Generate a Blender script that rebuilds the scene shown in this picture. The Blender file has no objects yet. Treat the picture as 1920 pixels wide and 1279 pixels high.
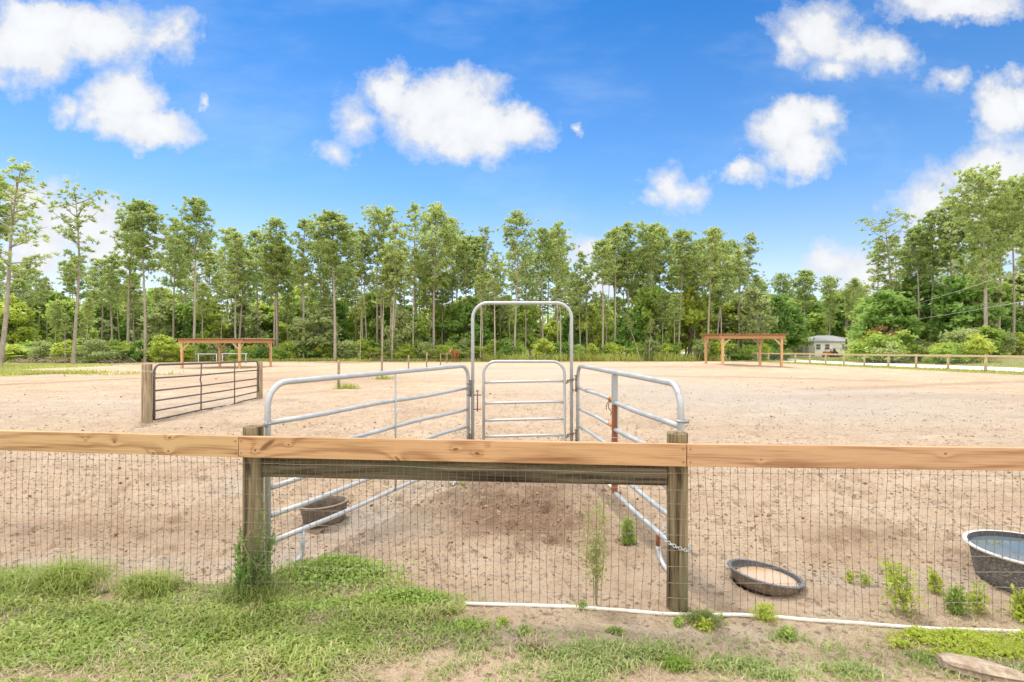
import bpy, bmesh, math, random
import numpy as np
from mathutils import Vector, Matrix

rng = np.random.default_rng(7)
random.seed(7)
C = bpy.context.scene.collection
scene = bpy.context.scene
R = math.radians
CAM_Z = 1.65
F = 950.0          # focal length in pixels of the 1920 wide picture

# ------------------------------------------------------------------ terrain
def _hash(ix, iy, s):
    h = (ix.astype(np.int64) * 374761393 + iy.astype(np.int64) * 668265263 + s * 1442695041) & 0xFFFFFFFF
    h = ((h ^ (h >> 13)) * 1274126177) & 0xFFFFFFFF
    return ((h ^ (h >> 16)) & 0xFFFF) / 65535.0

def vnoise(x, y, s=0):
    x = np.asarray(x, float); y = np.asarray(y, float)
    ix = np.floor(x); iy = np.floor(y)
    fx = x - ix; fy = y - iy
    fx = fx * fx * (3 - 2 * fx); fy = fy * fy * (3 - 2 * fy)
    a = _hash(ix, iy, s); b = _hash(ix + 1, iy, s); c = _hash(ix, iy + 1, s); d = _hash(ix + 1, iy + 1, s)
    return (a + (b - a) * fx) * (1 - fy) + (c + (d - c) * fx) * fy - 0.5

def fbm(x, y, s=0, o=4):
    t = 0; a = 1.0
    for k in range(o):
        t = t + a * vnoise(x * 2 ** k, y * 2 ** k, s + k * 17); a *= 0.5
    return t

def sstep(a, b, x):
    t = np.clip((np.asarray(x, float) - a) / (b - a), 0, 1)
    return t * t * (3 - 2 * t)

def H(x, y):
    """broad ground height"""
    x = np.asarray(x, float); y = np.asarray(y, float)
    yy = np.clip(y, 0, 66)
    s = np.where(yy < 8, 0, np.where(yy < 16, (yy - 8) ** 2 / 16.0, yy - 12))
    z = -0.05 - 0.0175 * s
    z = z + 0.38 * np.exp(-(((x - 15.5) / 7.0) ** 2 + ((y - 41) / 5.0) ** 2))     # dirt mound by the right shelter
    z = z + sstep(42, 52, x) * sstep(15, 35, y) * (1 - sstep(62, 74, y)) * 0.7        # bank beyond the road
    z = z + 0.06 * fbm(x / 9.0, y / 9.0, 3, 2) * sstep(5, 14, y)
    return z

def hz(x, y):
    return float(H(np.array([x]), np.array([y]))[0])

def gp(px, py):
    """ground point seen at a pixel of the photograph (1920 wide)"""
    u = (px - 960) / F; v = (py - 640) / F
    Y = 1.7 / max(v, 0.01)
    for _ in range(40):
        Y = 0.5 * Y + 0.5 * (CAM_Z - hz(u * Y, Y)) / v
    return u * Y, Y

def at(px, py, Y):
    return Vector(((px - 960) / F * Y, Y, CAM_Z - (py - 640) / F * Y))

# ------------------------------------------------------------------ mesh helpers
class MB:
    def __init__(s):
        s.v = []; s.f = []; s.n = 0
    def add(s, verts, faces):
        b = s.n
        s.v.extend([tuple(p) for p in verts]); s.n += len(verts)
        s.f.extend([tuple(i + b for i in f) for f in faces])
    def tube(s, pts, r, n=8, cap=True, squash=None):
        pts = [Vector(p) for p in pts]
        rr = r if isinstance(r, (list, tuple)) else [r] * len(pts)
        vs = []; prev = None
        for i, p in enumerate(pts):
            d = (pts[min(i + 1, len(pts) - 1)] - pts[max(i - 1, 0)])
            if d.length < 1e-9: d = Vector((0, 0, 1))
            d.normalize()
            if prev is None:
                a = Vector((0, 0, 1)) if abs(d.z) < 0.9 else Vector((1, 0, 0))
                u = d.cross(a).normalized()
            else:
                u = (prev - d * prev.dot(d))
                u = u.normalized() if u.length > 1e-6 else d.orthogonal().normalized()
            prev = u; w = d.cross(u)
            for k in range(n):
                t = 2 * math.pi * k / n
                vs.append(p + (u * math.cos(t) + w * math.sin(t)) * rr[i])
        fs = []
        for i in range(len(pts) - 1):
            for k in range(n):
                a = i * n + k; b = i * n + (k + 1) % n
                fs.append((a, b, b + n, a + n))
        if cap:
            fs.append(tuple(range(n - 1, -1, -1)))
            m = (len(pts) - 1) * n
            fs.append(tuple(range(m, m + n)))
        s.add(vs, fs)
    def box(s, c, size, rot=None, taper=None):
        hx, hy, hz_ = [q / 2 for q in size]
        vs = []
        for z in (-hz_, hz_):
            k = 1.0 if (taper is None or z < 0) else taper
            for x, y in ((-hx, -hy), (hx, -hy), (hx, hy), (-hx, hy)):
                p = Vector((x * k, y * k, z))
                if rot is not None: p = rot @ p
                vs.append(p + Vector(c))
        s.add(vs, [(3, 2, 1, 0), (4, 5, 6, 7), (0, 1, 5, 4), (1, 2, 6, 5), (2, 3, 7, 6), (3, 0, 4, 7)])
    def lathe(s, prof, n=32, sx=1.0, sy=1.0, c=(0, 0, 0)):
        vs = []
        for (r, z) in prof:
            for k in range(n):
                t = 2 * math.pi * k / n
                vs.append((c[0] + r * math.cos(t) * sx, c[1] + r * math.sin(t) * sy, c[2] + z))
        fs = []
        for i in range(len(prof) - 1):
            for k in range(n):
                a = i * n + k; b = i * n + (k + 1) % n
                fs.append((a, b, b + n, a + n))
        s.add(vs, fs)
    def ring(s, c, r, t, nrm=(0, 0, 1), n=16, m=6, sx=1.0):
        q = Vector(nrm).to_track_quat('Z', 'Y')
        pts = [Vector(c) + q @ Vector((r * sx * math.cos(2 * math.pi * k / n), r * math.sin(2 * math.pi * k / n), 0)) for k in range(n)]
        vs = []
        for k in range(n):
            d = (pts[(k + 1) % n] - pts[k - 1]).normalized()
            u = (pts[k] - Vector(c)).normalized(); w = d.cross(u)
            for j in range(m):
                a = 2 * math.pi * j / m
                vs.append(pts[k] + (u * math.cos(a) + w * math.sin(a)) * t)
        fs = []
        for k in range(n):
            for j in range(m):
                fs.append((k * m + j, ((k + 1) % n) * m + j, ((k + 1) % n) * m + (j + 1) % m, k * m + (j + 1) % m))
        s.add(vs, fs)
    def mesh(s, name, mat=None, smooth=False, bevel=0):
        me = bpy.data.meshes.new(name)
        me.from_pydata([tuple(v) for v in s.v], [], s.f)
        if bevel:
            bm = bmesh.new(); bm.from_mesh(me)
            bmesh.ops.bevel(bm, geom=bm.edges[:], offset=bevel, segments=2, affect='EDGES', profile=0.5)
            bm.to_mesh(me); bm.free()
        if smooth:
            me.polygons.foreach_set('use_smooth', [True] * len(me.polygons))
        if mat: me.materials.append(mat)
        me.update()
        return me
    def build(s, name, mat=None, parent=None, smooth=False, bevel=0):
        return link(name, s.mesh(name, mat, smooth, bevel), parent)

def link(name, me, parent=None):
    o = bpy.data.objects.new(name, me); C.objects.link(o)
    if parent is not None: o.parent = parent
    return o

def npmesh(name, V, quads=None, tris=None, mat=None, smooth=False):
    """fast mesh from numpy arrays"""
    V = np.asarray(V, np.float32).reshape(-1, 3)
    me = bpy.data.meshes.new(name)
    li = []; ls = []; st = 0; tot = []
    if quads is not None and len(quads):
        q = np.asarray(quads, np.int32); li.append(q.ravel()); tot.append(np.full(len(q), 4, np.int32))
    if tris is not None and len(tris):
        t = np.asarray(tris, np.int32); li.append(t.ravel()); tot.append(np.full(len(t), 3, np.int32))
    li = np.concatenate(li); tot = np.concatenate(tot)
    start = np.concatenate([[0], np.cumsum(tot)[:-1]]).astype(np.int32)
    me.vertices.add(len(V)); me.vertices.foreach_set('co', V.ravel())
    me.loops.add(len(li)); me.loops.foreach_set('vertex_index', li)
    me.polygons.add(len(tot)); me.polygons.foreach_set('loop_start', start); me.polygons.foreach_set('loop_total', tot)
    if smooth: me.polygons.foreach_set('use_smooth', np.ones(len(tot), bool))
    me.update(calc_edges=True)
    if mat: me.materials.append(mat)
    return me

def tag(o, label=None, cat=None, group=None, kind=None):
    if label: o['label'] = label
    if cat: o['category'] = cat
    if group: o['group'] = group
    if kind: o['kind'] = kind
    return o

def thing(name, loc=(0, 0, 0), label=None, cat=None, group=None):
    o = bpy.data.objects.new(name, None); C.objects.link(o)
    o.location = loc; o.empty_display_size = 0.2
    return tag(o, label, cat, group)

def local(mb, loc):
    """shift world-space geometry so that it hangs on a thing standing at loc"""
    mb.v = [(p[0] - loc[0], p[1] - loc[1], p[2] - loc[2]) for p in mb.v]
    return mb

# ------------------------------------------------------------------ materials
def new_mat(name):
    m = bpy.data.materials.new(name); m.use_nodes = True
    nt = m.node_tree
    for n in list(nt.nodes): nt.nodes.remove(n)
    out = nt.nodes.new('ShaderNodeOutputMaterial')
    return m, nt, out

class NT:
    """small helper for writing node trees"""
    def __init__(s, nt): s.nt = nt
    def n(s, t, **kw):
        x = s.nt.nodes.new(t)
        for k, v in kw.items(): setattr(x, k, v)
        return x
    def lk(s, a, b): s.nt.links.new(a, b)
    def setin(s, node, key, v):
        if hasattr(v, 'is_output'): s.lk(v, node.inputs[key])
        else: node.inputs[key].default_value = v
    def math(s, op, a, b=0.0, c=None, clamp=False):
        x = s.n('ShaderNodeMath', operation=op); x.use_clamp = clamp
        s.setin(x, 0, a); s.setin(x, 1, b)
        if c is not None: s.setin(x, 2, c)
        return x.outputs[0]
    def vmath(s, op, a, b=None, scale=None):
        x = s.n('ShaderNodeVectorMath', operation=op)
        s.setin(x, 0, a)
        if b is not None: s.setin(x, 1, b)
        if scale is not None: s.setin(x, 3, scale)
        return x.outputs['Value'] if op in ('LENGTH', 'DOT_PRODUCT', 'DISTANCE') else x.outputs[0]
    def noise(s, vec, scale, detail=4, rough=0.55, dist=0.0, dim='3D'):
        x = s.n('ShaderNodeTexNoise'); x.noise_dimensions = dim
        if vec is not None: s.lk(vec, x.inputs['Vector'])
        x.inputs['Scale'].default_value = scale; x.inputs['Detail'].default_value = detail
        x.inputs['Roughness'].default_value = rough; x.inputs['Distortion'].default_value = dist
        return x
    def ramp(s, fac, stops, interp='LINEAR'):
        x = s.n('ShaderNodeValToRGB'); x.color_ramp.interpolation = interp
        cr = x.color_ramp
        while len(cr.elements) < len(stops): cr.elements.new(0.5)
        for e, (p, c) in zip(cr.elements, stops):
            e.position = p; e.color = (*c, 1) if len(c) == 3 else c
        s.lk(fac, x.inputs['Fac'])
        return x.outputs['Color']
    def maprange(s, v, a, b, c=0.0, d=1.0, smooth=True):
        x = s.n('ShaderNodeMapRange'); x.interpolation_type = 'SMOOTHSTEP' if smooth else 'LINEAR'
        s.setin(x, 'Value', v); x.inputs['From Min'].default_value = a; x.inputs['From Max'].default_value = b
        x.inputs['To Min'].default_value = c; x.inputs['To Max'].default_value = d
        return x.outputs[0]
    def mix(s, fac, a, b, mode='MIX'):
        x = s.n('ShaderNodeMix'); x.data_type = 'RGBA'; x.blend_type = mode
        s.setin(x, 0, fac)
        s.setin(x, 6, (*a, 1) if isinstance(a, tuple) and len(a) == 3 else a)
        s.setin(x, 7, (*b, 1) if isinstance(b, tuple) and len(b) == 3 else b)
        return x.outputs[2]
    def mapping(s, vec, scale=(1, 1, 1), loc=(0, 0, 0), rot=(0, 0, 0)):
        x = s.n('ShaderNodeMapping'); s.lk(vec, x.inputs['Vector'])
        x.inputs['Scale'].default_value = scale; x.inputs['Location'].default_value = loc; x.inputs['Rotation'].default_value = rot
        return x.outputs[0]
    def bump(s, h, strength=0.3, dist=0.02):
        x = s.n('ShaderNodeBump'); x.inputs['Strength'].default_value = strength; x.inputs['Distance'].default_value = dist
        s.lk(h, x.inputs['Height']); return x.outputs[0]
    def objco(s): return s.n('ShaderNodeTexCoord').outputs['Object']
    def geo(s): return s.n('ShaderNodeNewGeometry')
    def principled(s, out, color, rough=0.6, metallic=0.0, normal=None, spec=0.4):
        p = s.n('ShaderNodeBsdfPrincipled')
        s.setin(p, 'Base Color', (*color, 1) if isinstance(color, tuple) and len(color) == 3 else color)
        s.setin(p, 'Roughness', rough); s.setin(p, 'Metallic', metallic)
        p.inputs['Specular IOR Level'].default_value = spec
        if normal is not None: s.lk(normal, p.inputs['Normal'])
        s.lk(p.outputs[0], out.inputs['Surface'])
        return p

def leaf_mat(name, cols, trans, tfac=0.45, rough=0.5, bycoord=0.0):
    """cols: three base colours across the random leaf value"""
    m, nt, out = new_mat(name); T = NT(nt)
    g = T.geo()
    info = T.n('ShaderNodeObjectInfo')
    v = T.math('ADD', T.math('MULTIPLY', g.outputs['Random Per Island'], 0.62), T.math('MULTIPLY', info.outputs['Random'], 0.38))
    col = T.ramp(v, [(0.0, cols[0]), (0.5, cols[1]), (1.0, cols[2])])
    tcol = T.mix(0.5, col, trans)
    d = T.n('ShaderNodeBsdfPrincipled'); T.lk(col, d.inputs['Base Color']); d.inputs['Roughness'].default_value = rough
    d.inputs['Specular IOR Level'].default_value = 0.25
    t = T.n('ShaderNodeBsdfTranslucent'); T.lk(tcol, t.inputs['Color'])
    mx = T.n('ShaderNodeMixShader'); mx.inputs[0].default_value = tfac
    T.lk(d.outputs[0], mx.inputs[1]); T.lk(t.outputs[0], mx.inputs[2]); T.lk(mx.outputs[0], out.inputs['Surface'])
    return m

M = {}
def make_materials():
    # foliage ------------------------------------------------------------
    M['needle'] = leaf_mat('pine_needles', [(0.16, 0.265, 0.09), (0.34, 0.46, 0.155), (0.55, 0.63, 0.26)], (0.78, 0.82, 0.29), 0.55)
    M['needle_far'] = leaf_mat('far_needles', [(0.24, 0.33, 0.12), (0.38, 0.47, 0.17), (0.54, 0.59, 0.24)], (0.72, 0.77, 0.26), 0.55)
    M['leaf_mid'] = leaf_mat('mid_green_leaves', [(0.17, 0.29, 0.065), (0.32, 0.46, 0.105), (0.48, 0.59, 0.16)], (0.70, 0.82, 0.18), 0.52)
    M['leaf_bright'] = leaf_mat('yellow_green_leaves', [(0.28, 0.41, 0.075), (0.46, 0.57, 0.11), (0.62, 0.66, 0.17)], (0.80, 0.85, 0.18), 0.52)
    M['leaf_dark'] = leaf_mat('dark_green_leaves', [(0.11, 0.23, 0.06), (0.21, 0.36, 0.09), (0.33, 0.47, 0.13)], (0.5, 0.7, 0.15), 0.48)
    M['leaf_olive'] = leaf_mat('grey_green_leaves', [(0.25, 0.33, 0.14), (0.39, 0.47, 0.2), (0.54, 0.58, 0.28)], (0.62, 0.68, 0.26), 0.5)
    M['leaf_rust'] = leaf_mat('russet_leaves', [(0.24, 0.14, 0.07), (0.36, 0.22, 0.10), (0.36, 0.32, 0.12)], (0.35, 0.2, 0.08), 0.4)
    M['leaf_gold'] = leaf_mat('golden_leaves', [(0.22, 0.22, 0.03), (0.34, 0.32, 0.04), (0.42, 0.36, 0.06)], (0.55, 0.5, 0.06), 0.4)
    M['weed'] = leaf_mat('weed_leaves', [(0.20, 0.32, 0.07), (0.32, 0.45, 0.11), (0.46, 0.55, 0.16)], (0.45, 0.52, 0.09), 0.4)
    M['weed_lime'] = leaf_mat('lime_weed_leaves', [(0.30, 0.42, 0.05), (0.40, 0.50, 0.07), (0.52, 0.56, 0.10)], (0.6, 0.62, 0.08), 0.4)
    M['weed_olive'] = leaf_mat('dry_weed_leaves', [(0.34, 0.38, 0.13), (0.46, 0.48, 0.18), (0.58, 0.57, 0.26)], (0.45, 0.45, 0.15), 0.35)
    def patchy(name, a, b, c3, trans, dry):
        m, nt, out = new_mat(name); T = NT(nt)
        g = T.geo(); pos = g.outputs['Position']
        col = T.ramp(g.outputs['Random Per Island'], [(0.0, a), (0.5, b), (1.0, c3)])
        n1 = T.noise(pos, 3.2, 4, 0.6); n2 = T.noise(T.mapping(pos, (1, 1, 1), (5, 3, 0)), 1.3, 3, 0.6)
        col = T.mix(T.maprange(n1.outputs[0], 0.52, 0.68, 0, 0.55), col, dry)
        col = T.mix(T.maprange(n2.outputs[0], 0.52, 0.66, 0, 0.55), col, (0.20, 0.34, 0.05))
        d = T.n('ShaderNodeBsdfPrincipled'); T.lk(col, d.inputs['Base Color']); d.inputs['Roughness'].default_value = 0.45; d.inputs['Specular IOR Level'].default_value = 0.3
        t = T.n('ShaderNodeBsdfTranslucent'); T.lk(T.mix(0.5, col, trans), t.inputs['Color'])
        mx = T.n('ShaderNodeMixShader'); mx.inputs[0].default_value = 0.4
        T.lk(d.outputs[0], mx.inputs[1]); T.lk(t.outputs[0], mx.inputs[2]); T.lk(mx.outputs[0], out.inputs['Surface'])
        return m
    M['lawn'] = patchy('patchy_lawn_blades', (0.17, 0.25, 0.05), (0.33, 0.41, 0.10), (0.50, 0.53, 0.20), (0.55, 0.60, 0.12), (0.48, 0.43, 0.22))
    M['sandblade'] = patchy('sparse_blades', (0.19, 0.27, 0.09), (0.34, 0.42, 0.15), (0.50, 0.54, 0.24), (0.52, 0.58, 0.18), (0.50, 0.46, 0.27))
    M['blade'] = leaf_mat('grass_blades', [(0.15, 0.21, 0.055), (0.27, 0.33, 0.095), (0.42, 0.43, 0.18)], (0.42, 0.48, 0.10), 0.4)
    M['blade_lush'] = leaf_mat('lush_grass_blades', [(0.14, 0.25, 0.045), (0.26, 0.39, 0.075), (0.40, 0.49, 0.12)], (0.45, 0.55, 0.08), 0.4)
    M['straw'] = leaf_mat('straw', [(0.36, 0.29, 0.17), (0.46, 0.39, 0.24), (0.56, 0.50, 0.33)], (0.5, 0.43, 0.25), 0.25)
    M['verge'] = leaf_mat('verge_grass', [(0.24, 0.32, 0.07), (0.38, 0.44, 0.11), (0.52, 0.52, 0.18)], (0.6, 0.62, 0.15), 0.45)

    # bark -----------------------------------------------------------------
    def bark(name, a, b, sc):
        m, nt, out = new_mat(name); T = NT(nt)
        co = T.objco()
        n = T.noise(T.mapping(co, (sc, sc, sc * 0.25)), 3.0, 5, 0.65)
        n2 = T.noise(co, 0.5, 2)
        c = T.ramp(n.outputs[0], [(0.3, a), (0.7, b)])
        c = T.mix(T.math('MULTIPLY', n2.outputs[0], 0.5), c, (0.42, 0.36, 0.29))
        T.principled(out, c, 0.85, normal=T.bump(n.outputs[0], 0.6, 0.05), spec=0.15)
        return m
    M['bark'] = bark('pine_bark', (0.20, 0.175, 0.15), (0.46, 0.41, 0.36), 2.0)
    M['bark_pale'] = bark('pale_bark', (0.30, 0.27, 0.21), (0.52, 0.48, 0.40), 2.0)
    M['bark_dark'] = bark('dark_bark', (0.08, 0.06, 0.045), (0.22, 0.17, 0.12), 2.0)
    M['stem'] = bark('weed_stem', (0.24, 0.22, 0.10), (0.38, 0.33, 0.17), 8.0)
    M['deadwood'] = bark('grey_deadwood', (0.20, 0.14, 0.095), (0.52, 0.41, 0.31), 6.0)

    # sawn timber, along local x -----------------------------------------
    def sawn(name, light, dark, knots, seed):
        m, nt, out = new_mat(name); T = NT(nt)
        co = T.objco()
        sep = T.n('ShaderNodeSeparateXYZ'); T.lk(co, sep.inputs[0])
        x, y, z = sep.outputs
        knot_dark = None; phase = None
        for (kx, kz, ra, rb, ang) in knots:
            dx = T.math('SUBTRACT', x, kx); dz = T.math('SUBTRACT', z, kz)
            ca, sa = math.cos(ang), math.sin(ang)
            u = T.math('ADD', T.math('MULTIPLY', dx, ca / ra), T.math('MULTIPLY', dz, sa / ra))
            w = T.math('ADD', T.math('MULTIPLY', dx, -sa / rb), T.math('MULTIPLY', dz, ca / rb))
            d = T.math('SQRT', T.math('ADD', T.math('MULTIPLY', u, u), T.math('MULTIPLY', w, w)))
            k = T.maprange(d, 0.45, 1.1, 1.0, 0.0)
            ph = T.math('DIVIDE', 1.0, T.math('ADD', 1.0, T.math('MULTIPLY', T.math('MULTIPLY', d, d), 0.16)))
            sg = T.math('MULTIPLY', ph, 1.8)
            knot_dark = k if knot_dark is None else T.math('MAXIMUM', knot_dark, k)
            phase = sg if phase is None else T.math('ADD', phase, sg)
        warp = T.noise(T.mapping(co, (0.55, 3.0, 3.0), (seed, 0, 0)), 1.0, 3, 0.5)
        rings = T.math('MULTIPLY', z, 60.0)
        rings = T.math('ADD', rings, T.math('MULTIPLY', warp.outputs[0], 20.0))
        rings = T.math('ADD', rings, T.math('MULTIPLY', y, 30.0))
        if phase is not None: rings = T.math('ADD', rings, T.math('MULTIPLY', phase, 3.0))
        s = T.math('ADD', T.math('MULTIPLY', T.math('SINE', rings), 0.5), 0.5)
        s = T.math('POWER', s, 3.0)
        fine = T.noise(T.mapping(co, (3.0, 90.0, 90.0), (seed, 0, 0)), 1.0, 3, 0.6)
        big = T.noise(T.mapping(co, (1.2, 6, 9), (seed * 3, 0, 0)), 1.0, 2)
        f = T.math('ADD', T.math('MULTIPLY', s, 0.55), T.math('MULTIPLY', T.math('SUBTRACT', fine.outputs[0], 0.47), 1.9))
        f = T.math('ADD', f, T.math('MULTIPLY', T.math('SUBTRACT', big.outputs[0], 0.5), 1.1), clamp=True)
        c = T.mix(f, light, dark)
        if knot_dark is not None:
            c = T.mix(T.math('MULTIPLY', knot_dark, 0.85), c, (0.14, 0.065, 0.025))
        T.principled(out, c, 0.65, normal=T.bump(fine.outputs[0], 0.15, 0.004), spec=0.25)
        return m
    M['board_left'] = sawn('new_pine_board_golden', (0.53, 0.35, 0.175), (0.24, 0.125, 0.05), KNOTS[0], 1.3)
    M['board_mid'] = sawn('new_pine_board_orange', (0.53, 0.325, 0.165), (0.25, 0.12, 0.05), KNOTS[1], 4.1)
    M['board_right'] = sawn('new_pine_board_tan', (0.52, 0.32, 0.175), (0.26, 0.13, 0.06), KNOTS[2], 7.7)
    M['shelter_wood'] = sawn('shelter_timber', (0.50, 0.285, 0.135), (0.32, 0.155, 0.065), [], 2.2)
    M['shelter_post'] = sawn('shelter_post_timber', (0.62, 0.38, 0.20), (0.46, 0.25, 0.12), [], 5.2)
    M['fence_wood'] = sawn('pale_fence_timber', (0.58, 0.47, 0.29), (0.42, 0.32, 0.18), [], 3.2)

    # weathered timber -----------------------------------------------------
    def weathered(name, cols, along, sc=1.0):
        m, nt, out = new_mat(name); T = NT(nt)
        co = T.objco()
        scl = {'x': (1.2, 26, 26), 'z': (26, 26, 1.2)}[along]
        scb = {'x': (1.5, 5, 9), 'z': (9, 9, 1.6)}[along]
        streak = T.noise(T.mapping(co, tuple(q * sc for q in scl)), 1.0, 5, 0.65, 0.6)
        blot = T.noise(T.mapping(co, tuple(q * sc for q in scb)), 1.0, 4, 0.6)
        c = T.ramp(streak.outputs[0], [(0.36, cols[0]), (0.48, cols[1]), (0.64, cols[2])])
        c = T.mix(T.maprange(blot.outputs[0], 0.48, 0.68), c, cols[3])
        c = T.mix(T.maprange(blot.outputs[0], 0.42, 0.28), c, cols[0])
        T.principled(out, c, 0.85, normal=T.bump(streak.outputs[0], 0.8, 0.02), spec=0.15)
        return m
    M['post_old'] = weathered('weathered_round_post', [(0.04, 0.028, 0.016), (0.175, 0.135, 0.075), (0.345, 0.28, 0.17), (0.19, 0.18, 0.10)], 'z')
    M['board_old'] = weathered('weathered_grey_board', [(0.03, 0.022, 0.016), (0.10, 0.08, 0.052), (0.235, 0.19, 0.125), (0.115, 0.11, 0.06)], 'x')
    M['post_grey'] = weathered('weathered_grey_post', [(0.14, 0.105, 0.065), (0.30, 0.23, 0.15), (0.46, 0.37, 0.25), (0.26, 0.21, 0.14)], 'z')
    M['pole'] = weathered('dark_pole', [(0.06, 0.05, 0.035), (0.13, 0.10, 0.075), (0.2, 0.16, 0.12), (0.12, 0.1, 0.08)], 'z', 0.5)

    # metals -----------------------------------------------------------------
    def metal(name, c0, c1, met, rough, rust=0.0):
        m, nt, out = new_mat(name); T = NT(nt)
        co = T.objco()
        n = T.noise(co, 9.0, 5, 0.65); n2 = T.noise(co, 38.0, 4, 0.65)
        c = T.mix(n.outputs[0], c0, c1)
        c = T.mix(T.maprange(n2.outputs[0], 0.62, 0.72, 0, 0.7), c, (0.22, 0.17, 0.13))
        if rust: c = T.mix(T.maprange(n.outputs[0], 0.62 - rust * 0.3, 0.72), c, (0.30, 0.12, 0.05))
        r = T.maprange(n.outputs[0], 0.3, 0.7, rough - 0.08, rough + 0.12)
        T.principled(out, c, r, met, T.bump(n2.outputs[0], 0.08, 0.003), 0.5)
        return m
    M['galv'] = metal('galvanised_tube', (0.36, 0.385, 0.40), (0.56, 0.575, 0.585), 0.4, 0.42)
    M['galv_dull'] = metal('dull_galvanised', (0.30, 0.33, 0.33), (0.44, 0.46, 0.46), 0.35, 0.5)
    M['pin'] = metal('dark_pin', (0.12, 0.10, 0.085), (0.26, 0.22, 0.19), 0.4, 0.55, 0.4)
    M['wire'] = metal('shaded_stay_wire', (0.115, 0.09, 0.07), (0.195, 0.16, 0.128), 0.1, 0.6)  # upright wires toned darker, their lack of top light put into the colour
    M['wire_toplit'] = metal('toplit_line_wire', (0.25, 0.22, 0.19), (0.38, 0.34, 0.30), 0.1, 0.5)  # paler than the stays: light on the wire tops put into the colour
    M['gate_paint'] = metal('dark_brown_paint', (0.085, 0.068, 0.062), (0.14, 0.112, 0.10), 0.1, 0.5)
    M['rust'] = metal('rusty_steel', (0.30, 0.11, 0.05), (0.22, 0.08, 0.04), 0.1, 0.75)
    M['rust_light'] = metal('orange_rust', (0.52, 0.25, 0.11), (0.42, 0.17, 0.07), 0.1, 0.75)
    M['roof_tin'] = metal('reddish_tin', (0.27, 0.13, 0.07), (0.36, 0.18, 0.09), 0.1, 0.55)
    M['shingle'] = metal('pale_grey_roof', (0.24, 0.25, 0.265), (0.33, 0.34, 0.355), 0.0, 0.7)

    def plain(name, c, rough=0.6, var=0.15, scale=6.0, spec=0.35, bumpd=0.0):
        m, nt, out = new_mat(name); T = NT(nt)
        n = T.noise(T.objco(), scale, 5, 0.6)
        lo = tuple(q * (1 - var) for q in c); hi = tuple(min(q * (1 + var), 0.95) for q in c)
        T.principled(out, T.ramp(n.outputs[0], [(0.3, lo), (0.7, hi)]), rough, spec=spec,
                     normal=T.bump(n.outputs[0], 0.3, bumpd) if bumpd else None)
        return m
    M['hose'] = plain('white_pipe', (0.70, 0.67, 0.61), 0.5, 0.12, 9)
    M['house_wall'] = plain('white_siding', (0.86, 0.84, 0.81), 0.7, 0.04, 1.5)
    M['window_glass'] = plain('dark_glass', (0.10, 0.12, 0.14), 0.15, 0.2, 1.0, 0.5)
    M['trim'] = plain('white_trim', (0.78, 0.77, 0.75), 0.6, 0.04)
    M['orange'] = plain('orange_paint', (0.52, 0.20, 0.07), 0.5, 0.2, 4)
    M['rubber'] = plain('black_rubber', (0.03, 0.03, 0.032), 0.7, 0.3, 9)
    M['shed'] = plain('pale_grey_boards', (0.50, 0.50, 0.52), 0.7, 0.12, 3)
    M['twine'] = plain('orange_twine', (0.55, 0.30, 0.14), 0.8, 0.2, 20)
    M['twine_dark'] = plain('dark_twine', (0.16, 0.12, 0.09), 0.8, 0.2, 20)
    M['coat'] = plain('chestnut_coat', (0.30, 0.11, 0.048), 0.55, 0.25, 1.6)
    M['mane'] = plain('flaxen_mane', (0.42, 0.26, 0.13), 0.6, 0.2, 8)
    M['hoof'] = plain('dark_hoof', (0.07, 0.05, 0.04), 0.5)
    M['blaze'] = plain('white_blaze', (0.68, 0.60, 0.52), 0.6, 0.05)
    M['wire_grey'] = plain('grey_fence_wire', (0.30, 0.30, 0.29), 0.5, 0.15)
    M['cable'] = plain('weathered_cable', (0.34, 0.34, 0.30), 0.5, 0.15)

    # tubs -------------------------------------------------------------------
    def tub(name, a, b, dirt, sc):
        m, nt, out = new_mat(name); T = NT(nt)
        co = T.objco()
        n = T.noise(co, sc, 6, 0.7); n2 = T.noise(co, 5.0, 4, 0.6)
        sp = T.noise(co, 55.0, 3, 0.7)
        c = T.mix(n.outputs[0], a, b)
        c = T.mix(T.maprange(sp.outputs[0], 0.5, 0.66, 0, 0.75), c, dirt)
        c = T.mix(T.maprange(n2.outputs[0], 0.52, 0.75, 0, 0.6), c, dirt)
        T.principled(out, c, 0.7, normal=T.bump(n.outputs[0], 0.2, 0.006), spec=0.3)
        return m
    M['tub_brown'] = tub('muddy_brown_rubber', (0.075, 0.06, 0.05), (0.14, 0.11, 0.09), (0.26, 0.19, 0.13), 12)
    M['tub_rim'] = tub('dusty_rim', (0.22, 0.17, 0.13), (0.32, 0.25, 0.19), (0.42, 0.32, 0.23), 12)
    M['pan_black'] = tub('black_rubber_pan', (0.045, 0.047, 0.052), (0.08, 0.083, 0.09), (0.16, 0.15, 0.14), 20)
    M['pan_rim'] = tub('scuffed_rubber_rim', (0.075, 0.08, 0.09), (0.14, 0.145, 0.155), (0.26, 0.25, 0.24), 20)
    M['pan_mud'] = tub('sand_caked_rubber', (0.10, 0.078, 0.06), (0.22, 0.165, 0.12), (0.42, 0.31, 0.21), 9)
    M['tank_grey'] = tub('dusty_grey_tank', (0.07, 0.068, 0.066), (0.14, 0.135, 0.13), (0.38, 0.345, 0.31), 34)
    M['tank_rim'] = tub('pale_tank_rim', (0.46, 0.45, 0.44), (0.58, 0.56, 0.54), (0.45, 0.42, 0.38), 10)
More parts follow.
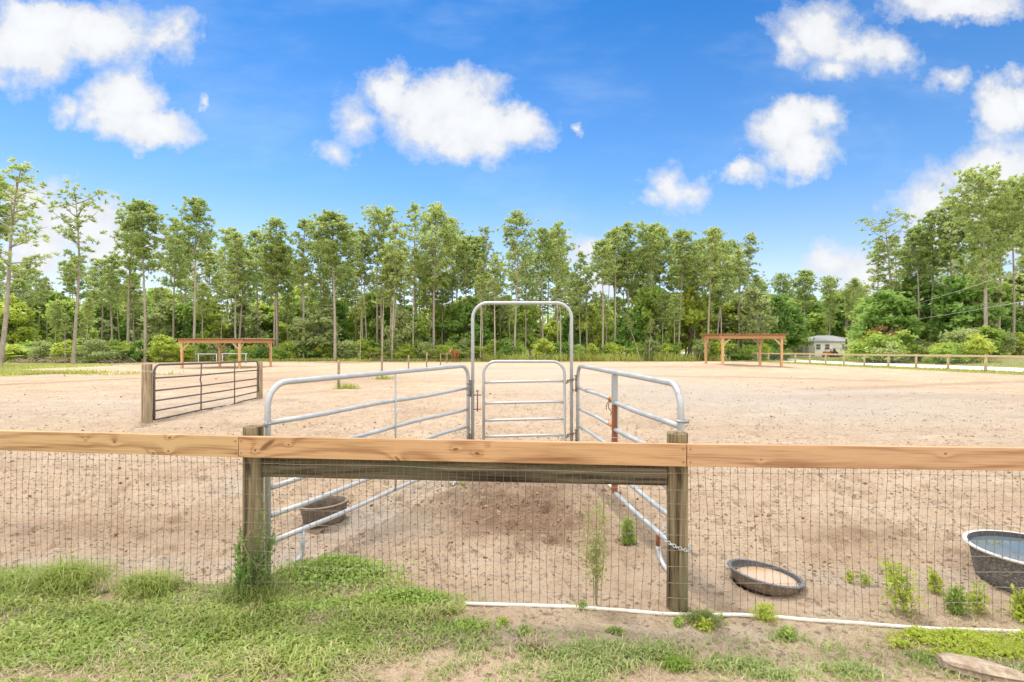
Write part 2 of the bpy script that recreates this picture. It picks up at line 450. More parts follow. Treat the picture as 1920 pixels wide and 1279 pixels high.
    def water(name, c, rough, alpha_sand):
        m, nt, out = new_mat(name); T = NT(nt)
        co = T.objco(); n = T.noise(co, 4.0, 3)
        n2 = T.noise(co, 3.0, 3)
        col = T.mix(T.maprange(n2.outputs[0], 0.45, 0.65), c, alpha_sand)
        T.principled(out, col, rough, spec=0.5, normal=T.bump(n.outputs[0], 0.02, 0.01))
        return m
    M['water_mud'] = water('muddy_water', (0.45, 0.335, 0.24), 0.06, (0.44, 0.275, 0.135))
    M['water_dark'] = water('cloudy_tank_water', (0.09, 0.12, 0.14), 0.015, (0.05, 0.07, 0.055))

    # ground -------------------------------------------------------------------
    m, nt, out = new_mat('sandy_ground'); T = NT(nt)
    pos = T.geo().outputs['Position']
    att = T.n('ShaderNodeAttribute'); att.attribute_name = 'zone'
    sep = T.n('ShaderNodeSeparateColor'); T.lk(att.outputs['Color'], sep.inputs[0])
    grassy, dark_brown, pale = sep.outputs[0], sep.outputs[1], sep.outputs[2]
    big = T.noise(pos, 0.10, 4, 0.6); mid = T.noise(pos, 0.9, 5, 0.65); fine = T.noise(pos, 14.0, 5, 0.7); grain = T.noise(pos, 90.0, 3, 0.7)
    c = T.ramp(mid.outputs[0], [(0.28, (0.455, 0.33, 0.225)), (0.5, (0.57, 0.435, 0.31)), (0.72, (0.67, 0.54, 0.405))])
    c = T.mix(T.maprange(big.outputs[0], 0.40, 0.62, 0, 0.65), c, (0.54, 0.405, 0.29))
    c = T.mix(T.math('MULTIPLY', pale, 0.8), c, (0.535, 0.465, 0.39))
    c = T.mix(T.math('MULTIPLY', dark_brown, 0.82), c, (0.25, 0.155, 0.10))
    c = T.mix(T.maprange(fine.outputs[0], 0.46, 0.30, 0, 0.75), c, (0.33, 0.215, 0.135))
    c = T.mix(T.maprange(fine.outputs[0], 0.55, 0.70, 0, 0.6), c, (0.66, 0.53, 0.40))
    c = T.mix(T.maprange(grain.outputs[0], 0.66, 0.74, 0, 0.55), c, (0.24, 0.16, 0.10))
    fl = T.n('ShaderNodeTexVoronoi'); fl.inputs['Scale'].default_value = 7.0; T.lk(T.vmath('ADD', pos, T.vmath('SCALE', fine.outputs['Color'], scale=0.15)), fl.inputs['Vector'])
    f2 = T.n('ShaderNodeTexVoronoi'); f2.inputs['Scale'].default_value = 19.0; T.lk(T.vmath('ADD', pos, T.vmath('SCALE', grain.outputs['Color'], scale=0.03)), f2.inputs['Vector'])
    s1 = T.math('MULTIPLY', T.maprange(fl.outputs['Distance'], 0.22, 0.10), T.maprange(mid.outputs[0], 0.46, 0.60))
    s2 = T.math('MULTIPLY', T.maprange(f2.outputs['Distance'], 0.30, 0.14), T.maprange(T.noise(pos, 2.6, 3, 0.6).outputs[0], 0.44, 0.58))
    spot = T.math('MAXIMUM', s1, s2)
    c = T.mix(T.math('MULTIPLY', spot, 0.42), c, (0.22, 0.14, 0.085))  # dirt specks; shade of small hollows is also put into this colour
    streak = T.noise(T.mapping(pos, (0.22, 0.55, 1.0)), 1.0, 5, 0.7)
    c = T.mix(T.maprange(streak.outputs[0], 0.52, 0.66, 0, 0.62), c, (0.44, 0.325, 0.235))
    c = T.mix(T.maprange(streak.outputs[0], 0.44, 0.30, 0, 0.5), c, (0.68, 0.565, 0.43))
    mott = T.noise(T.mapping(pos, (1.0, 0.8, 1.0), (3, 7, 0)), 3.4, 5, 0.72)
    c = T.mix(T.maprange(mott.outputs[0], 0.53, 0.70, 0, 0.6), c, (0.36, 0.255, 0.175))
    c = T.mix(T.math('MULTIPLY', pale, 0.45), c, (0.46, 0.405, 0.35))
    gmask = T.maprange(T.math('ADD', grassy, T.math('MULTIPLY', T.math('SUBTRACT', mid.outputs[0], 0.5), 1.2)), 0.35, 0.65)
    gcol = T.ramp(fine.outputs[0], [(0.3, (0.12, 0.15, 0.05)), (0.5, (0.24, 0.25, 0.09)), (0.7, (0.40, 0.35, 0.17))])
    c = T.mix(T.math('MULTIPLY', gmask, 0.9), c, gcol)
    hgt = T.math('ADD', T.math('MULTIPLY', fine.outputs[0], 1.0), T.math('MULTIPLY', grain.outputs[0], 0.35))
    hgt = T.math('SUBTRACT', hgt, T.math('MULTIPLY', spot, 0.5))
    T.principled(out, c, 0.95, normal=T.bump(hgt, 1.0, 0.07), spec=0.08)
    M['ground'] = m
    m, nt, out = new_mat('white_sand_road'); T = NT(nt)
    pos = T.geo().outputs['Position']
    n = T.noise(pos, 0.8, 5, 0.65); n2 = T.noise(pos, 12.0, 4, 0.6)
    c = T.ramp(n.outputs[0], [(0.3, (0.66, 0.60, 0.51)), (0.7, (0.80, 0.76, 0.68))])
    T.principled(out, c, 0.95, normal=T.bump(n2.outputs[0], 0.4, 0.02), spec=0.08)
    M['road'] = m
    m, nt, out = new_mat('dirt_clods'); T = NT(nt)
    g = T.geo()
    c = T.ramp(g.outputs['Random Per Island'], [(0.0, (0.14, 0.085, 0.05)), (0.35, (0.30, 0.195, 0.125)), (1.0, (0.50, 0.36, 0.245))])
    T.principled(out, c, 0.95, spec=0.08)
    M['clod'] = m

# knots in board-local metres: x along the board from its left end, z up from its centre
KNOTS = [
    [(0.62, 0.03, 0.035, 0.010, 0.9), (0.64, -0.045, 0.04, 0.009, -0.9), (1.42, 0.022, 0.008, 0.007, 0), (1.64, 0.012, 0.011, 0.010, 0), (2.05, 0.05, 0.018, 0.010, 0.5), (1.93, -0.06, 0.02, 0.008, -0.5), (2.04, -0.04, 0.011, 0.009, 0)],
    [(0.20, 0.018, 0.075, 0.020, 0.6), (0.115, -0.02, 0.014, 0.009, 0.9), (0.345, 0.02, 0.010, 0.008, 0), (1.46, 0.012, 0.024, 0.011, 0.1), (1.60, -0.012, 0.022, 0.013, -0.2), (1.08, -0.058, 0.03, 0.010, -0.7), (1.67, 0.04, 0.006, 0.005, 0)],
    [(0.45, -0.02, 0.006, 0.006, 0), (1.55, 0.03, 0.012, 0.008, 0.3)],
]
make_materials()

# ------------------------------------------------------------------ camera, sun, sky
cam_d = bpy.data.cameras.new('camera'); cam_d.sensor_width = 36; cam_d.lens = 36 * F / 1920
cam_d.clip_end = 2000; cam_d.clip_start = 0.05
cam = bpy.data.objects.new('camera', cam_d); C.objects.link(cam)
cam.location = (0, 0, CAM_Z); cam.rotation_euler = (R(90), 0, 0)
scene.camera = cam

SUN_EL, SUN_AZ = 64.0, -28.0       # azimuth measured from +Y towards +X
sd = bpy.data.lights.new('sun', 'SUN'); sd.energy = 2.5; sd.angle = R(9); sd.color = (1.0, 0.95, 0.87)
sun = bpy.data.objects.new('sun', sd); C.objects.link(sun)
tosun = Vector((math.sin(R(SUN_AZ)) * math.cos(R(SUN_EL)), math.cos(R(SUN_AZ)) * math.cos(R(SUN_EL)), math.sin(R(SUN_EL))))
sun.rotation_euler = tosun.to_track_quat('Z', 'Y').to_euler()
sun.location = tosun * 50

world = bpy.data.worlds.new('World'); scene.world = world; world.use_nodes = True
def make_sky():
    nt = world.node_tree
    for n in list(nt.nodes): nt.nodes.remove(n)
    T = NT(nt)
    out = T.n('ShaderNodeOutputWorld'); bg = T.n('ShaderNodeBackground'); bg.inputs['Strength'].default_value = 0.15
    T.lk(bg.outputs[0], out.inputs[0])
    sky = T.n('ShaderNodeTexSky'); sky.sky_type = 'NISHITA'; sky.sun_disc = False
    sky.sun_elevation = R(SUN_EL); sky.sun_rotation = R(SUN_AZ); sky.air_density = 1.0; sky.dust_density = 0.3; sky.ozone_density = 2.0
    tc = T.n('ShaderNodeTexCoord')
    d = tc.outputs['Generated']
    sep = T.n('ShaderNodeSeparateXYZ'); T.lk(d, sep.inputs[0])
    yy = T.math('MAXIMUM', sep.outputs[1], 0.02)
    u = T.math('DIVIDE', sep.outputs[0], yy); v = T.math('DIVIDE', sep.outputs[2], yy)
    comb = T.n('ShaderNodeCombineXYZ'); T.lk(u, comb.inputs[0]); T.lk(v, comb.inputs[1])
    p = comb.outputs[0]
    w1 = T.noise(p, 5.0, 6, 0.62); w2 = T.noise(p, 17.0, 5, 0.62)
    off = T.vmath('SCALE', T.vmath('SUBTRACT', w1.outputs['Color'], (0.5, 0.5, 0.5)), scale=0.16)
    off2 = T.vmath('SCALE', T.vmath('SUBTRACT', w2.outputs['Color'], (0.5, 0.5, 0.5)), scale=0.05)
    pw = T.vmath('ADD', T.vmath('ADD', p, off), off2)
    pw = T.vmath('MULTIPLY', pw, (1, 1, 0))
    clouds = [  # (px, py, rx, ry, weight) of the billows
        (50, 70, 170, 85, 1), (190, 55, 120, 75, 1), (300, 75, 80, 55, .7), (95, 30, 150, 55, 1),
        (225, 185, 85, 75, 1), (285, 235, 105, 50, 1), (215, 225, 70, 45, .8), (140, 205, 45, 30, .5), (375, 178, 14, 16, .5),
        (830, 195, 130, 85, 1), (880, 250, 150, 62, 1), (970, 240, 85, 50, .9), (740, 165, 70, 50, .8), (660, 225, 55, 65, .55), (632, 285, 40, 32, .45), (1078, 240, 14, 16, .5),
        (1480, 245, 95, 62, 1), (1500, 295, 85, 50, 1), (1545, 235, 55, 45, .8), (1400, 328, 45, 30, .75),
        (1255, 350, 65, 60, .6), (1300, 350, 60, 35, .5), (1215, 378, 50, 22, .5),
        (1530, 50, 100, 70, .65), (1620, 85, 100, 60, .7), (1480, 90, 45, 60, .5), (1670, 100, 60, 45, .65), (1800, 10, 150, 42, .95), (1570, 130, 65, 30, .55), (1780, 138, 60, 24, .5),
        (1880, 200, 75, 62, .95), (1925, 190, 60, 55, 1),
        (1880, 340, 165, 100, 1), (1790, 400, 125, 85, 1), (1940, 400, 120, 90, 1), (1560, 500, 75, 40, .75), (1630, 510, 95, 42, .75), (1730, 480, 80, 60, .8),
        (150, 420, 120, 60, .85), (60, 375, 80, 45, .75), (230, 460, 110, 55, .8), (60, 470, 120, 60, .7), (350, 500, 80, 35, .6),
        (1095, 478, 60, 40, .75), (1120, 520, 70, 40, .7), (-220, 200, 160, 90, 1), (2200, 260, 200, 120, 1), (2600, 60, 240, 120, 1), (-800, 300, 240, 100, 1)]
    dens = None
    for (px, py, rx, ry, wt) in clouds:
        c = ((px - 960) / F, (640 - py) / F, 0)
        q = T.vmath('MULTIPLY', T.vmath('SUBTRACT', pw, c), (F / rx, F / ry, 0))
        l = T.vmath('LENGTH', q)
        b = T.math('MULTIPLY_ADD', l, -wt, wt)
        dens = b if dens is None else T.math('SMOOTH_MAX', dens, b, 0.12)
    det = T.noise(p, 9.0, 7, 0.66)
    dens = T.math('ADD', dens, T.math('MULTIPLY', T.math('SUBTRACT', det.outputs[0], 0.5), 1.15))
    det2 = T.noise(p, 30.0, 5, 0.65)
    dens = T.math('ADD', dens, T.math('MULTIPLY', T.math('SUBTRACT', det2.outputs[0], 0.5), 0.35))
    dens = T.math('ADD', dens, 0.035)
    alpha = T.math('MULTIPLY', T.maprange(dens, 0.0, 0.50, 0, 1, False), 0.97)
    front = T.maprange(sep.outputs[1], 0.03, 0.12)
    alpha = T.math('MULTIPLY', alpha, front)
    # thin veil towards the horizon
    veil_n = T.noise(T.mapping(p, (1.0, 2.6, 1.0)), 2.2, 5, 0.6)
    veil = T.math('MULTIPLY', T.maprange(veil_n.outputs[0], 0.45, 0.75), 0.20)
    grad = T.ramp(T.maprange(sep.outputs[2], 0.13, 0.56, 0, 1, False), [(0.0, (0.86, 0.84, 0.98)), (0.35, (0.47, 0.715, 0.91)), (1.0, (0.135, 0.49, 0.82))])
    tint = T.mix(1.0, sky.outputs[0], grad, 'MULTIPLY')
    blue = T.n('ShaderNodeHueSaturation'); blue.inputs['Saturation'].default_value = 1.0; blue.inputs['Value'].default_value = 1.0
    T.lk(tint, blue.inputs['Color'])
    shade = T.math('ADD', T.maprange(T.math('ADD', dens, T.math('MULTIPLY', T.math('SUBTRACT', w2.outputs[0], 0.5), 0.6)), 0.15, 1.0, 0.84, 1.0), 0.0)
    cl = T.mix(1.0, (5.05, 5.12, 5.25), shade, 'MULTIPLY')
    c1 = T.mix(veil, blue.outputs[0], (4.0, 4.7, 5.5))
    c2 = T.mix(alpha, c1, cl)
    # unseen bright cloud deck overhead and behind the viewer, added as white fill light
    dn = T.noise(d, 2.4, 6, 0.6)
    zone = T.math('SUBTRACT', T.math('MULTIPLY', sep.outputs[2], 0.75), sep.outputs[1])
    deck = T.maprange(T.math('ADD', zone, T.math('MULTIPLY', T.math('SUBTRACT', dn.outputs[0], 0.5), 0.7)), -0.22, 0.25)
    deck = T.math('MULTIPLY', deck, T.maprange(sep.outputs[2], -0.02, 0.10))
    c2 = T.mix(deck, c2, (11.0, 10.7, 10.3))
    T.lk(c2, bg.inputs['Color'])
make_sky()

vs = scene.view_settings
vs.view_transform = 'Standard'; vs.look = 'None'; vs.gamma = 1.0; vs.exposure = 0.38

# ------------------------------------------------------------------ ground
def axis(lo, hi, fine_lo, fine_hi, step, growth):
    a = list(np.arange(fine_lo, fine_hi + 1e-6, step))
    s = step; q = fine_hi
    while q < hi:
        s *= growth; q += s; a.append(q)
    s = step; q = fine_lo; b = []
    while q > lo:
        s *= growth; q -= s; b.append(q)
    return np.array(b[::-1] + a)

CHUTE = [(-1.76, 3.63), (-0.54, 6.3), (0.82, 6.3), (1.17, 3.5)]
def blob(x, y, px, py, rx, ry, pw=2.0):
    """soft spot on the ground centred where the photo shows it (radii in metres)"""
    cx, cy = gp(px, py)
    return np.exp(-((np.abs((x - cx) / rx)) ** pw + (np.abs((y - cy) / ry)) ** pw))

lawn_pts = [gp(*p) for p in [(-300, 1052), (0, 1066), (140, 1072), (230, 1090), (330, 1092), (460, 1104), (530, 1085), (570, 1058), (640, 1054), (720, 1078), (790, 1112), (872, 1136), (870, 1150), (780, 1172), (880, 1200), (760, 1228), (720, 1262), (690, 1300), (690, 1500), (-800, 1500)]]
def inpoly(x, y, poly):
    x = np.asarray(x); y = np.asarray(y); ins = np.zeros(x.shape, bool)
    n = len(poly)
    for i in range(n):
        x1, y1 = poly[i]; x2, y2 = poly[(i + 1) % n]
        c = ((y1 > y) != (y2 > y)) & (x < (x2 - x1) * (y - y1) / (y2 - y1 + 1e-12) + x1)
        ins ^= c
    return ins

def ground_z(x, y):
    z = H(x, y)
    near = (1 - sstep(9, 30, y))
    infield = sstep(3.45, 3.9, y) 
    z = z + near * infield * (0.03 * fbm(x * 2.2, y * 2.2, 11, 3) + (0.55 + 1.0 * np.clip(fbm(x * 0.9, y * 0.9, 13, 2) + 0.4, 0, 1)) * (0.060 * (0.5 - np.abs(fbm(x * 5.5, y * 5.5, 23, 3))) + 0.036 * fbm(x * 13, y * 13, 27, 2) - 0.045 * sstep(0.12, 0.34, vnoise(x * 7.5, y * 7.5, 29))))
    z = z + (1 - infield) * (0.018 * fbm(x * 5, y * 5, 31, 3) + 0.010 * fbm(x * 16, y * 16, 33, 2)) * (y < 10)
    # churned ground in the chute and hoof dug furrows beside the tank
    for (px, py, rx, ry, a) in [(985, 955, 0.8, 0.95, 0.13), (1600, 1020, 0.45, 0.16, 0.09), (800, 1030, 0.25, 0.15, 0.03)]:
        b = blob(x, y, px, py, rx, ry)
        z = z + b * a * fbm(x * 9, y * 9, 41, 3)
    cx, cy = (1432 - 960) / F * 3.56, 3.56
    rr_ = np.hypot(x - cx, y - cy)
    quiet = np.exp(-(rr_ / 0.42) ** 6)
    z = z * (1 - quiet) + (H(x, y) + 0.012) * quiet - 0.13 * (1 - sstep(0.175, 0.21, rr_))
    # trodden banks of sand: mounds along the chute edges
    z = z + 0.06 * blob(x, y, 1600, 985, 0.9, 0.5) + 0.05 * blob(x, y, 200, 900, 1.8, 0.6)
    return z

def make_ground():
    xs = axis(-260, 260, -4.4, 4.4, 0.024, 1.04); ys = axis(-12, 420, 2.3, 7.0, 0.021, 1.022)
    X, Y = np.meshgrid(xs, ys)
    Z = ground_z(X, Y)
    nx, ny = len(xs), len(ys)
    idx = np.arange(nx * ny).reshape(ny, nx)
    q = np.stack([idx[:-1, :-1], idx[:-1, 1:], idx[1:, 1:], idx[1:, :-1]], -1).reshape(-1, 4)
    me = npmesh('ground', np.stack([X, Y, Z], -1).reshape(-1, 3), quads=q, mat=M['ground'], smooth=True)
    grass = sstep(64.5, 67.5, Y + 1.8 * vnoise(X / 3, Y / 3, 5))
    grass = np.maximum(grass, sstep(29.0, 30.6, X + 0.5 * vnoise(X, Y / 2, 6)) * sstep(10, 22, Y))
    edge_l = -31.5 - 0.34 * (Y - 30)
    grass = np.maximum(grass, sstep(0, 5, edge_l - X + 2.5 * vnoise(X / 4, Y / 4, 8)) * (Y > 18))
    grass = np.maximum(grass, 0.55 * np.exp(-(((X + 30) / 4) ** 2 + ((Y - 31.5) / 1.3) ** 2)) + 0.55 * np.exp(-(((X + 44) / 9) ** 2 + ((Y - 44) / 3.5) ** 2)))
    lawn = inpoly(X.ravel(), Y.ravel(), lawn_pts).reshape(X.shape)
    grass = np.maximum(grass, np.where(lawn, 0.46, 0.0))
    for (px, py, rx, ry, a) in [(1170, 1225, .42, .14, .45), (1420, 1250, .3, .12, .4), (1850, 1215, .4, .13, .5), (1700, 1235, .25, .1, .3), (500, 1262, .7, .1, .3)]:
        grass = np.maximum(grass, a * blob(X, Y, px, py, rx, ry))
    dark_brown = 1.0 * blob(X, Y, 985, 955, 0.80, 1.0, 3) * (0.55 + 0.9 * np.clip(fbm(X * 3, Y * 3, 99, 3) + .4, 0, 1)) + 0.6 * blob(X, Y, 1430, 1118, 0.45, 0.12) + 0.6 * blob(X, Y, 1610, 1015, 0.5, 0.18) + 0.5 * blob(X, Y, 250, 1000, 2.2, 0.35)  # patches toned darker brown, among them the ground before the pan
    def band(pa, pb, w):
        a = np.array(gp(*pa)); b = np.array(gp(*pb)); d = b - a; L2 = (d ** 2).sum()
        t = np.clip(((X - a[0]) * d[0] + (Y - a[1]) * d[1]) / L2, -.2, 1.2)
        dist = np.hypot(X - a[0] - t * d[0], Y - a[1] - t * d[1] + .5 * fbm(X / 2, Y / 2, 97, 2))
        return np.exp(-(dist / w) ** 2)
    dark_brown = dark_brown + 0.9 * band((0, 722), (300, 708), .5) + .6 * band((330, 703), (520, 699), .7) + .5 * band((900, 690), (1250, 688), 1.2) + .5 * band((1180, 704), (1560, 712), .9) + .45 * band((1600, 728), (1900, 716), .6)
    dark_brown = dark_brown + 0.5 * blob(X, Y, 600, 712, 5, 3.5) + 0.4 * blob(X, Y, 1700, 745, 5, 1.0) + 0.55 * blob(X, Y, 1430, 683, 5, 2.0) + 0.35 * blob(X, Y, 150, 703, 16, 1.2)
    pale = 1.0 * band((1560, 735), (1700, 732), .7) + 0.9 * band((1740, 747), (1860, 744), .5) + .6 * band((620, 990), (820, 905), .22) + .6 * band((480, 905), (600, 860), .3) + 0.9 * blob(X, Y, 1250, 730, 5, 6) + 0.7 * blob(X, Y, 1600, 760, 6, 4) + 0.8 * blob(X, Y, 1030, 695, 7, 9) + 0.6 * blob(X, Y, 700, 985, 0.5, 0.35) + 0.5 * blob(X, Y, 1650, 1090, .7, .15) + .5 * blob(X, Y, 200, 760, 5, 3) + 0.45 * blob(X, Y, 200, 1060, 2, .12) + .5 * blob(X, Y, 1200, 1190, 1.0, .12)
    z = np.stack([np.clip(grass, 0, 1), np.clip(dark_brown, 0, 1), np.clip(pale, 0, 1), np.ones_like(X)], -1).astype(np.float32)
    a = me.color_attributes.new('zone', 'FLOAT_COLOR', 'POINT')
    a.data.foreach_set('color', z.ravel())
    tag(link('ground', me), kind='structure')
    # white sand road beyond the board fence
    ys = np.arange(8, 240, 1.0); t = np.linspace(0, 1, 15)
    A, B = np.meshgrid(t, ys)
    left = 33.0 + 0.5 * fbm(B / 3, B * 0, 71, 3); right = 41.0 + 0.6 * fbm(B / 3, B * 0 + 9, 73, 3)
    X = left + (right - left) * A
    Z = H(X, B) + 0.03 + 0.03 * np.sin(A * math.pi)
    idx = np.arange(X.size).reshape(X.shape)
    q = np.stack([idx[:-1, :-1], idx[:-1, 1:], idx[1:, 1:], idx[1:, :-1]], -1).reshape(-1, 4)
    tag(link('road', npmesh('road', np.stack([X, B, Z], -1).reshape(-1, 3), quads=q, mat=M['road'], smooth=True)), kind='structure')
make_ground()

def make_clods():
    V = []; Tt = []
    ico = [(0, 0, 1), (.9, 0, .2), (-.45, .78, .2), (-.45, -.78, .2), (0.3, 0.5, -.6), (0.3, -.5, -.6), (-.6, 0, -.6)]
    tri = [(0, 1, 2), (0, 2, 3), (0, 3, 1), (1, 4, 2), (2, 6, 3), (3, 5, 1), (1, 5, 4), (2, 4, 6), (3, 6, 5), (4, 5, 6)]
    ico = np.array(ico); tri = np.array(tri)
    N = 22000
    u = rng.uniform(-1.15, 1.15, N * 3); py = rng.uniform(0, 1, N * 3)
    Y = 3.5 * (30 / 3.5) ** (py ** 1.3); X = u * Y
    keep = (fbm(X * 1.1, Y * 1.1, 51, 3) > rng.uniform(-0.35, 0.75, N * 3))
    keep |= (blob(X, Y, 985, 955, 0.85, 1.0, 3) > rng.uniform(0.1, .8, N * 3))
    keep &= ~inpoly(X, Y, lawn_pts)
    keep &= X < 28
    X = X[keep][:N]; Y = Y[keep][:N]
    # a few crumbs on the near side as well
    n2 = 1800
    X = np.concatenate([X, rng.uniform(-0.6, 3.4, n2)]); Y = np.concatenate([Y, rng.uniform(2.45, 3.5, n2)])
    n = len(X)
    s = np.exp(rng.normal(0, 0.5, n)) * 0.0058 * np.clip((Y / 5.0), 0.8, 1.5)
    s[-n2:] *= 0.55
    Z = ground_z(X, Y)
    ang = rng.uniform(0, 6.28, n); ca, sa = np.cos(ang), np.sin(ang)
    jit = 1 + rng.uniform(-.35, .35, (n, len(ico), 3))
    P = ico[None] * jit * s[:, None, None] * np.array([1.35, 0.9, 0.6])
    Q = np.stack([P[..., 0] * ca[:, None] - P[..., 1] * sa[:, None], P[..., 0] * sa[:, None] + P[..., 1] * ca[:, None], P[..., 2]], -1)
    Q += np.stack([X, Y, Z + s * 0.25], -1)[:, None]
    t = (tri[None] + (np.arange(n) * len(ico))[:, None, None]).reshape(-1, 3)
    o = link('dirt_clods', npmesh('dirt_clods', Q.reshape(-1, 3), tris=t, mat=M['clod']))
    tag(o, 'dark crumbs of dirt and manure scattered over the sand', 'dirt', kind='stuff')
make_clods()

# ------------------------------------------------------------------ near wood and wire fence
def xz_box(mb, x0, x1, zc, th, ht, y=0.0):
    mb.box(((x0 + x1) / 2, y, zc), (x1 - x0, th, ht))

def oriented(name, me_builder, mat, p0, p1, parent, bevel=0.003, label=None):
    """board whose local x runs from p0 to p1"""
    d = Vector(p1) - Vector(p0); L = d.length
    mb = MB(); me_builder(mb, L)
    o = mb.build(name, mat, parent, bevel=bevel)
    o.location = p0
    o.rotation_euler = d.to_track_quat('X', 'Z').to_euler()
    if label: o['label'] = label
    return o

def near_fence():
    fence = thing('paddock_fence', (0, 0, 0), 'wood and wire fence with new pine top boards across the foreground', 'fence')
    posts = [(-1.775, 3.475, 1.066), (1.058, 3.245, 1.063)]
    rr = random.Random(3)
    for i, (x, y, zt) in enumerate(posts):
        mb = MB(); n = 22; zb = -0.5
        prof = []
        rows = [zb, -0.08, 0.0, 0.15, 0.32, 0.5, 0.68, 0.86, 1.0, zt - 0.006, zt]
        vs = []; fs = []
        for j, z in enumerate(rows):
            k = (0.066 if i == 0 else 0.0655) * (1.0 - 0.02 * (z - 0.3)) * (0.985 if j == len(rows) - 1 else 1)
            for q in range(n):
                t = 2 * math.pi * q / n
                w = 1 + 0.02 * math.sin(3 * t + i * 2) + 0.012 * math.sin(7 * t + z * 2) + rr.uniform(-.006, .006)
                vs.append((k * w * math.cos(t), k * w * math.sin(t), z))
        for j in range(len(rows) - 1):
            for q in range(n):
                a = j * n + q; b = j * n + (q + 1) % n
                fs.append((a, b, b + n, a + n))
        m = (len(rows) - 1) * n; fs.append(tuple(range(m, m + n)))
        mb.add(vs, fs)
        o = mb.build('fence_post', M['post_old'], fence, smooth=False); o.location = (x, y, 0)
        for p in o.data.polygons: p.use_smooth = len(p.vertices) == 4
    # top boards, butted over the posts
    def bd(ht):
        def f(mb, L): mb.box((L / 2, 0, 0), (L, 0.038, ht))
        return f
    yb = -0.088
    A = Vector((-4.35, 3.755 + yb, 0.951)); B = Vector((-1.82, 3.475 + yb + 0.003, 0.945)); B2 = Vector((-1.816, 3.475 + yb, 0.946))
    Cc = Vector((1.082, 3.245 + yb, 0.940)); D = Vector((1.086, 3.245 + yb, 0.941)); E = Vector((4.1, 3.13 + yb, 0.93))
    oriented('top_board', bd(0.138), M['board_left'], A, B, fence)
    oriented('top_board', bd(0.138), M['board_mid'], B2, Cc, fence)
    oriented('top_board', bd(0.138), M['board_right'], D, E, fence)
    oriented('lower_board', bd(0.138), M['board_old'], Vector((-1.708, 3.475, 0.792)), Vector((0.992, 3.245, 0.797)), fence, label='weathered grey board below the new top board')
    # screw heads at board ends
    for (x, y, z) in [(-1.84, 3.362, 0.985), (-1.84, 3.362, 0.905), (-1.80, 3.362, 0.905), (-1.80, 3.362, .985), (1.062, 3.133, 0.98), (1.062, 3.133, 0.90), (1.105, 3.132, 0.98), (1.105, 3.132, 0.90)]:
        mb = MB(); mb.tube([(x, y + 0.008, z), (x, y - 0.0005, z)], 0.004, 8); mb.build('screw', M['pin'], fence)
    # woven wire: verticals every 50 mm, horizontals about every 95 mm, on the near face of the posts
    line = [(-4.35, 3.765), (-1.78, 3.475), (1.058, 3.245), (4.1, 3.13)]
    def onl(s):
        for (a, b) in zip(line, line[1:]):
            L = math.dist(a, b)
            if s <= L: 
                t = s / L; return (a[0] + (b[0] - a[0]) * t, a[1] + (b[1] - a[1]) * t - 0.073 + 0.006 * math.sin(s * 3.1) * (1 - abs(2 * t - 1)))
            s -= L
        return (line[-1][0], line[-1][1] - 0.073)
    tot = sum(math.dist(a, b) for a, b in zip(line, line[1:]))
    zs = [-0.06, 0.045, 0.14, 0.238, 0.335, 0.432, 0.53, 0.628, 0.726, 0.822, 0.915]
    sag = [rr.uniform(-.004, .004) for _ in zs]
    ns = int(tot / 0.0495)
    def hzz(k, s): return zs[k] + sag[k] + 0.006 * math.sin(s * 1.7 + k) + 0.003 * math.sin(s * 6 + k * 2)
    mb = MB()
    for i in range(ns + 1):
        s = i * 0.0495
        pts = []
        for k in range(len(zs)):
            s2 = s + 0.004 * math.sin(i * 1.3 + k * 0.9) + 0.008 * math.sin(i * 0.11 + k * 0.5)
            x, y = onl(s2); pts.append((x, y, hzz(k, s)))
            if pts[-1][2] < hz(x, y) - 0.02: continue
        mb.tube(pts, 0.0014, 4, cap=False)
        for q in pts: mb.box(q, (0.005, 0.005, 0.0065))
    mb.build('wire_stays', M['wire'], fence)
    mb = MB()
    for k in range(len(zs)):
        pts = []
        for i in range(0, ns * 2 + 1):
            s = i * 0.0495 / 2
            x, y = onl(s); pts.append((x, y - 0.001, hzz(k, s) + (0.0012 if i % 2 else -0.0012)))
        mb.tube(pts, 0.00125, 4, cap=False)
    mb.build('line_wires', M['wire_toplit'], fence)
near_fence()

def hose():
    pts = []
    for (px, py) in [(868, 1134), (930, 1137), (1000, 1139), (1080, 1142), (1160, 1147), (1240, 1152), (1310, 1155), (1380, 1157), (1450, 1161), (1520, 1166), (1600, 1172), (1680, 1177), (1760, 1181), (1840, 1186), (1930, 1188), (2100, 1186)]:
        x, y = gp(px, py); pts.append((x, y, float(ground_z(np.array([x]), np.array([y]))[0]) + 0.008))
    mb = MB(); mb.tube(pts, 0.011, 10)
    tag(mb.build('water_pipe', M['hose'], smooth=True), 'long white water pipe lying on the sand along the fence', 'pipe')
hose()

# ------------------------------------------------------------------ livestock panels and bow gate
def arc_loop(p0, p1, z0, z1, rad, n=6, far_z=None):
    """inverted U in the vertical plane through p0 and p1, feet at z0"""
    d = Vector((p1[0] - p0[0], p1[1] - p0[1], 0)); L = d.length; d.normalize()
    def P(s, z): return Vector((p0[0] + d.x * s, p0[1] + d.y * s, z))
    pts = [P(0, z0), P(0, z1 - rad)]
    for k in range(1, n + 1):
        a = math.pi / 2 * k / n
        pts.append(P(rad - rad * math.cos(a), z1 - rad + rad * math.sin(a)))
    for k in range(0, n + 1):
        a = math.pi / 2 * k / n
        pts.append(P(L - rad + rad * math.sin(a), z1 - rad + rad * math.cos(a)))
    pts += [P(L, z0)]
    return pts, P, L

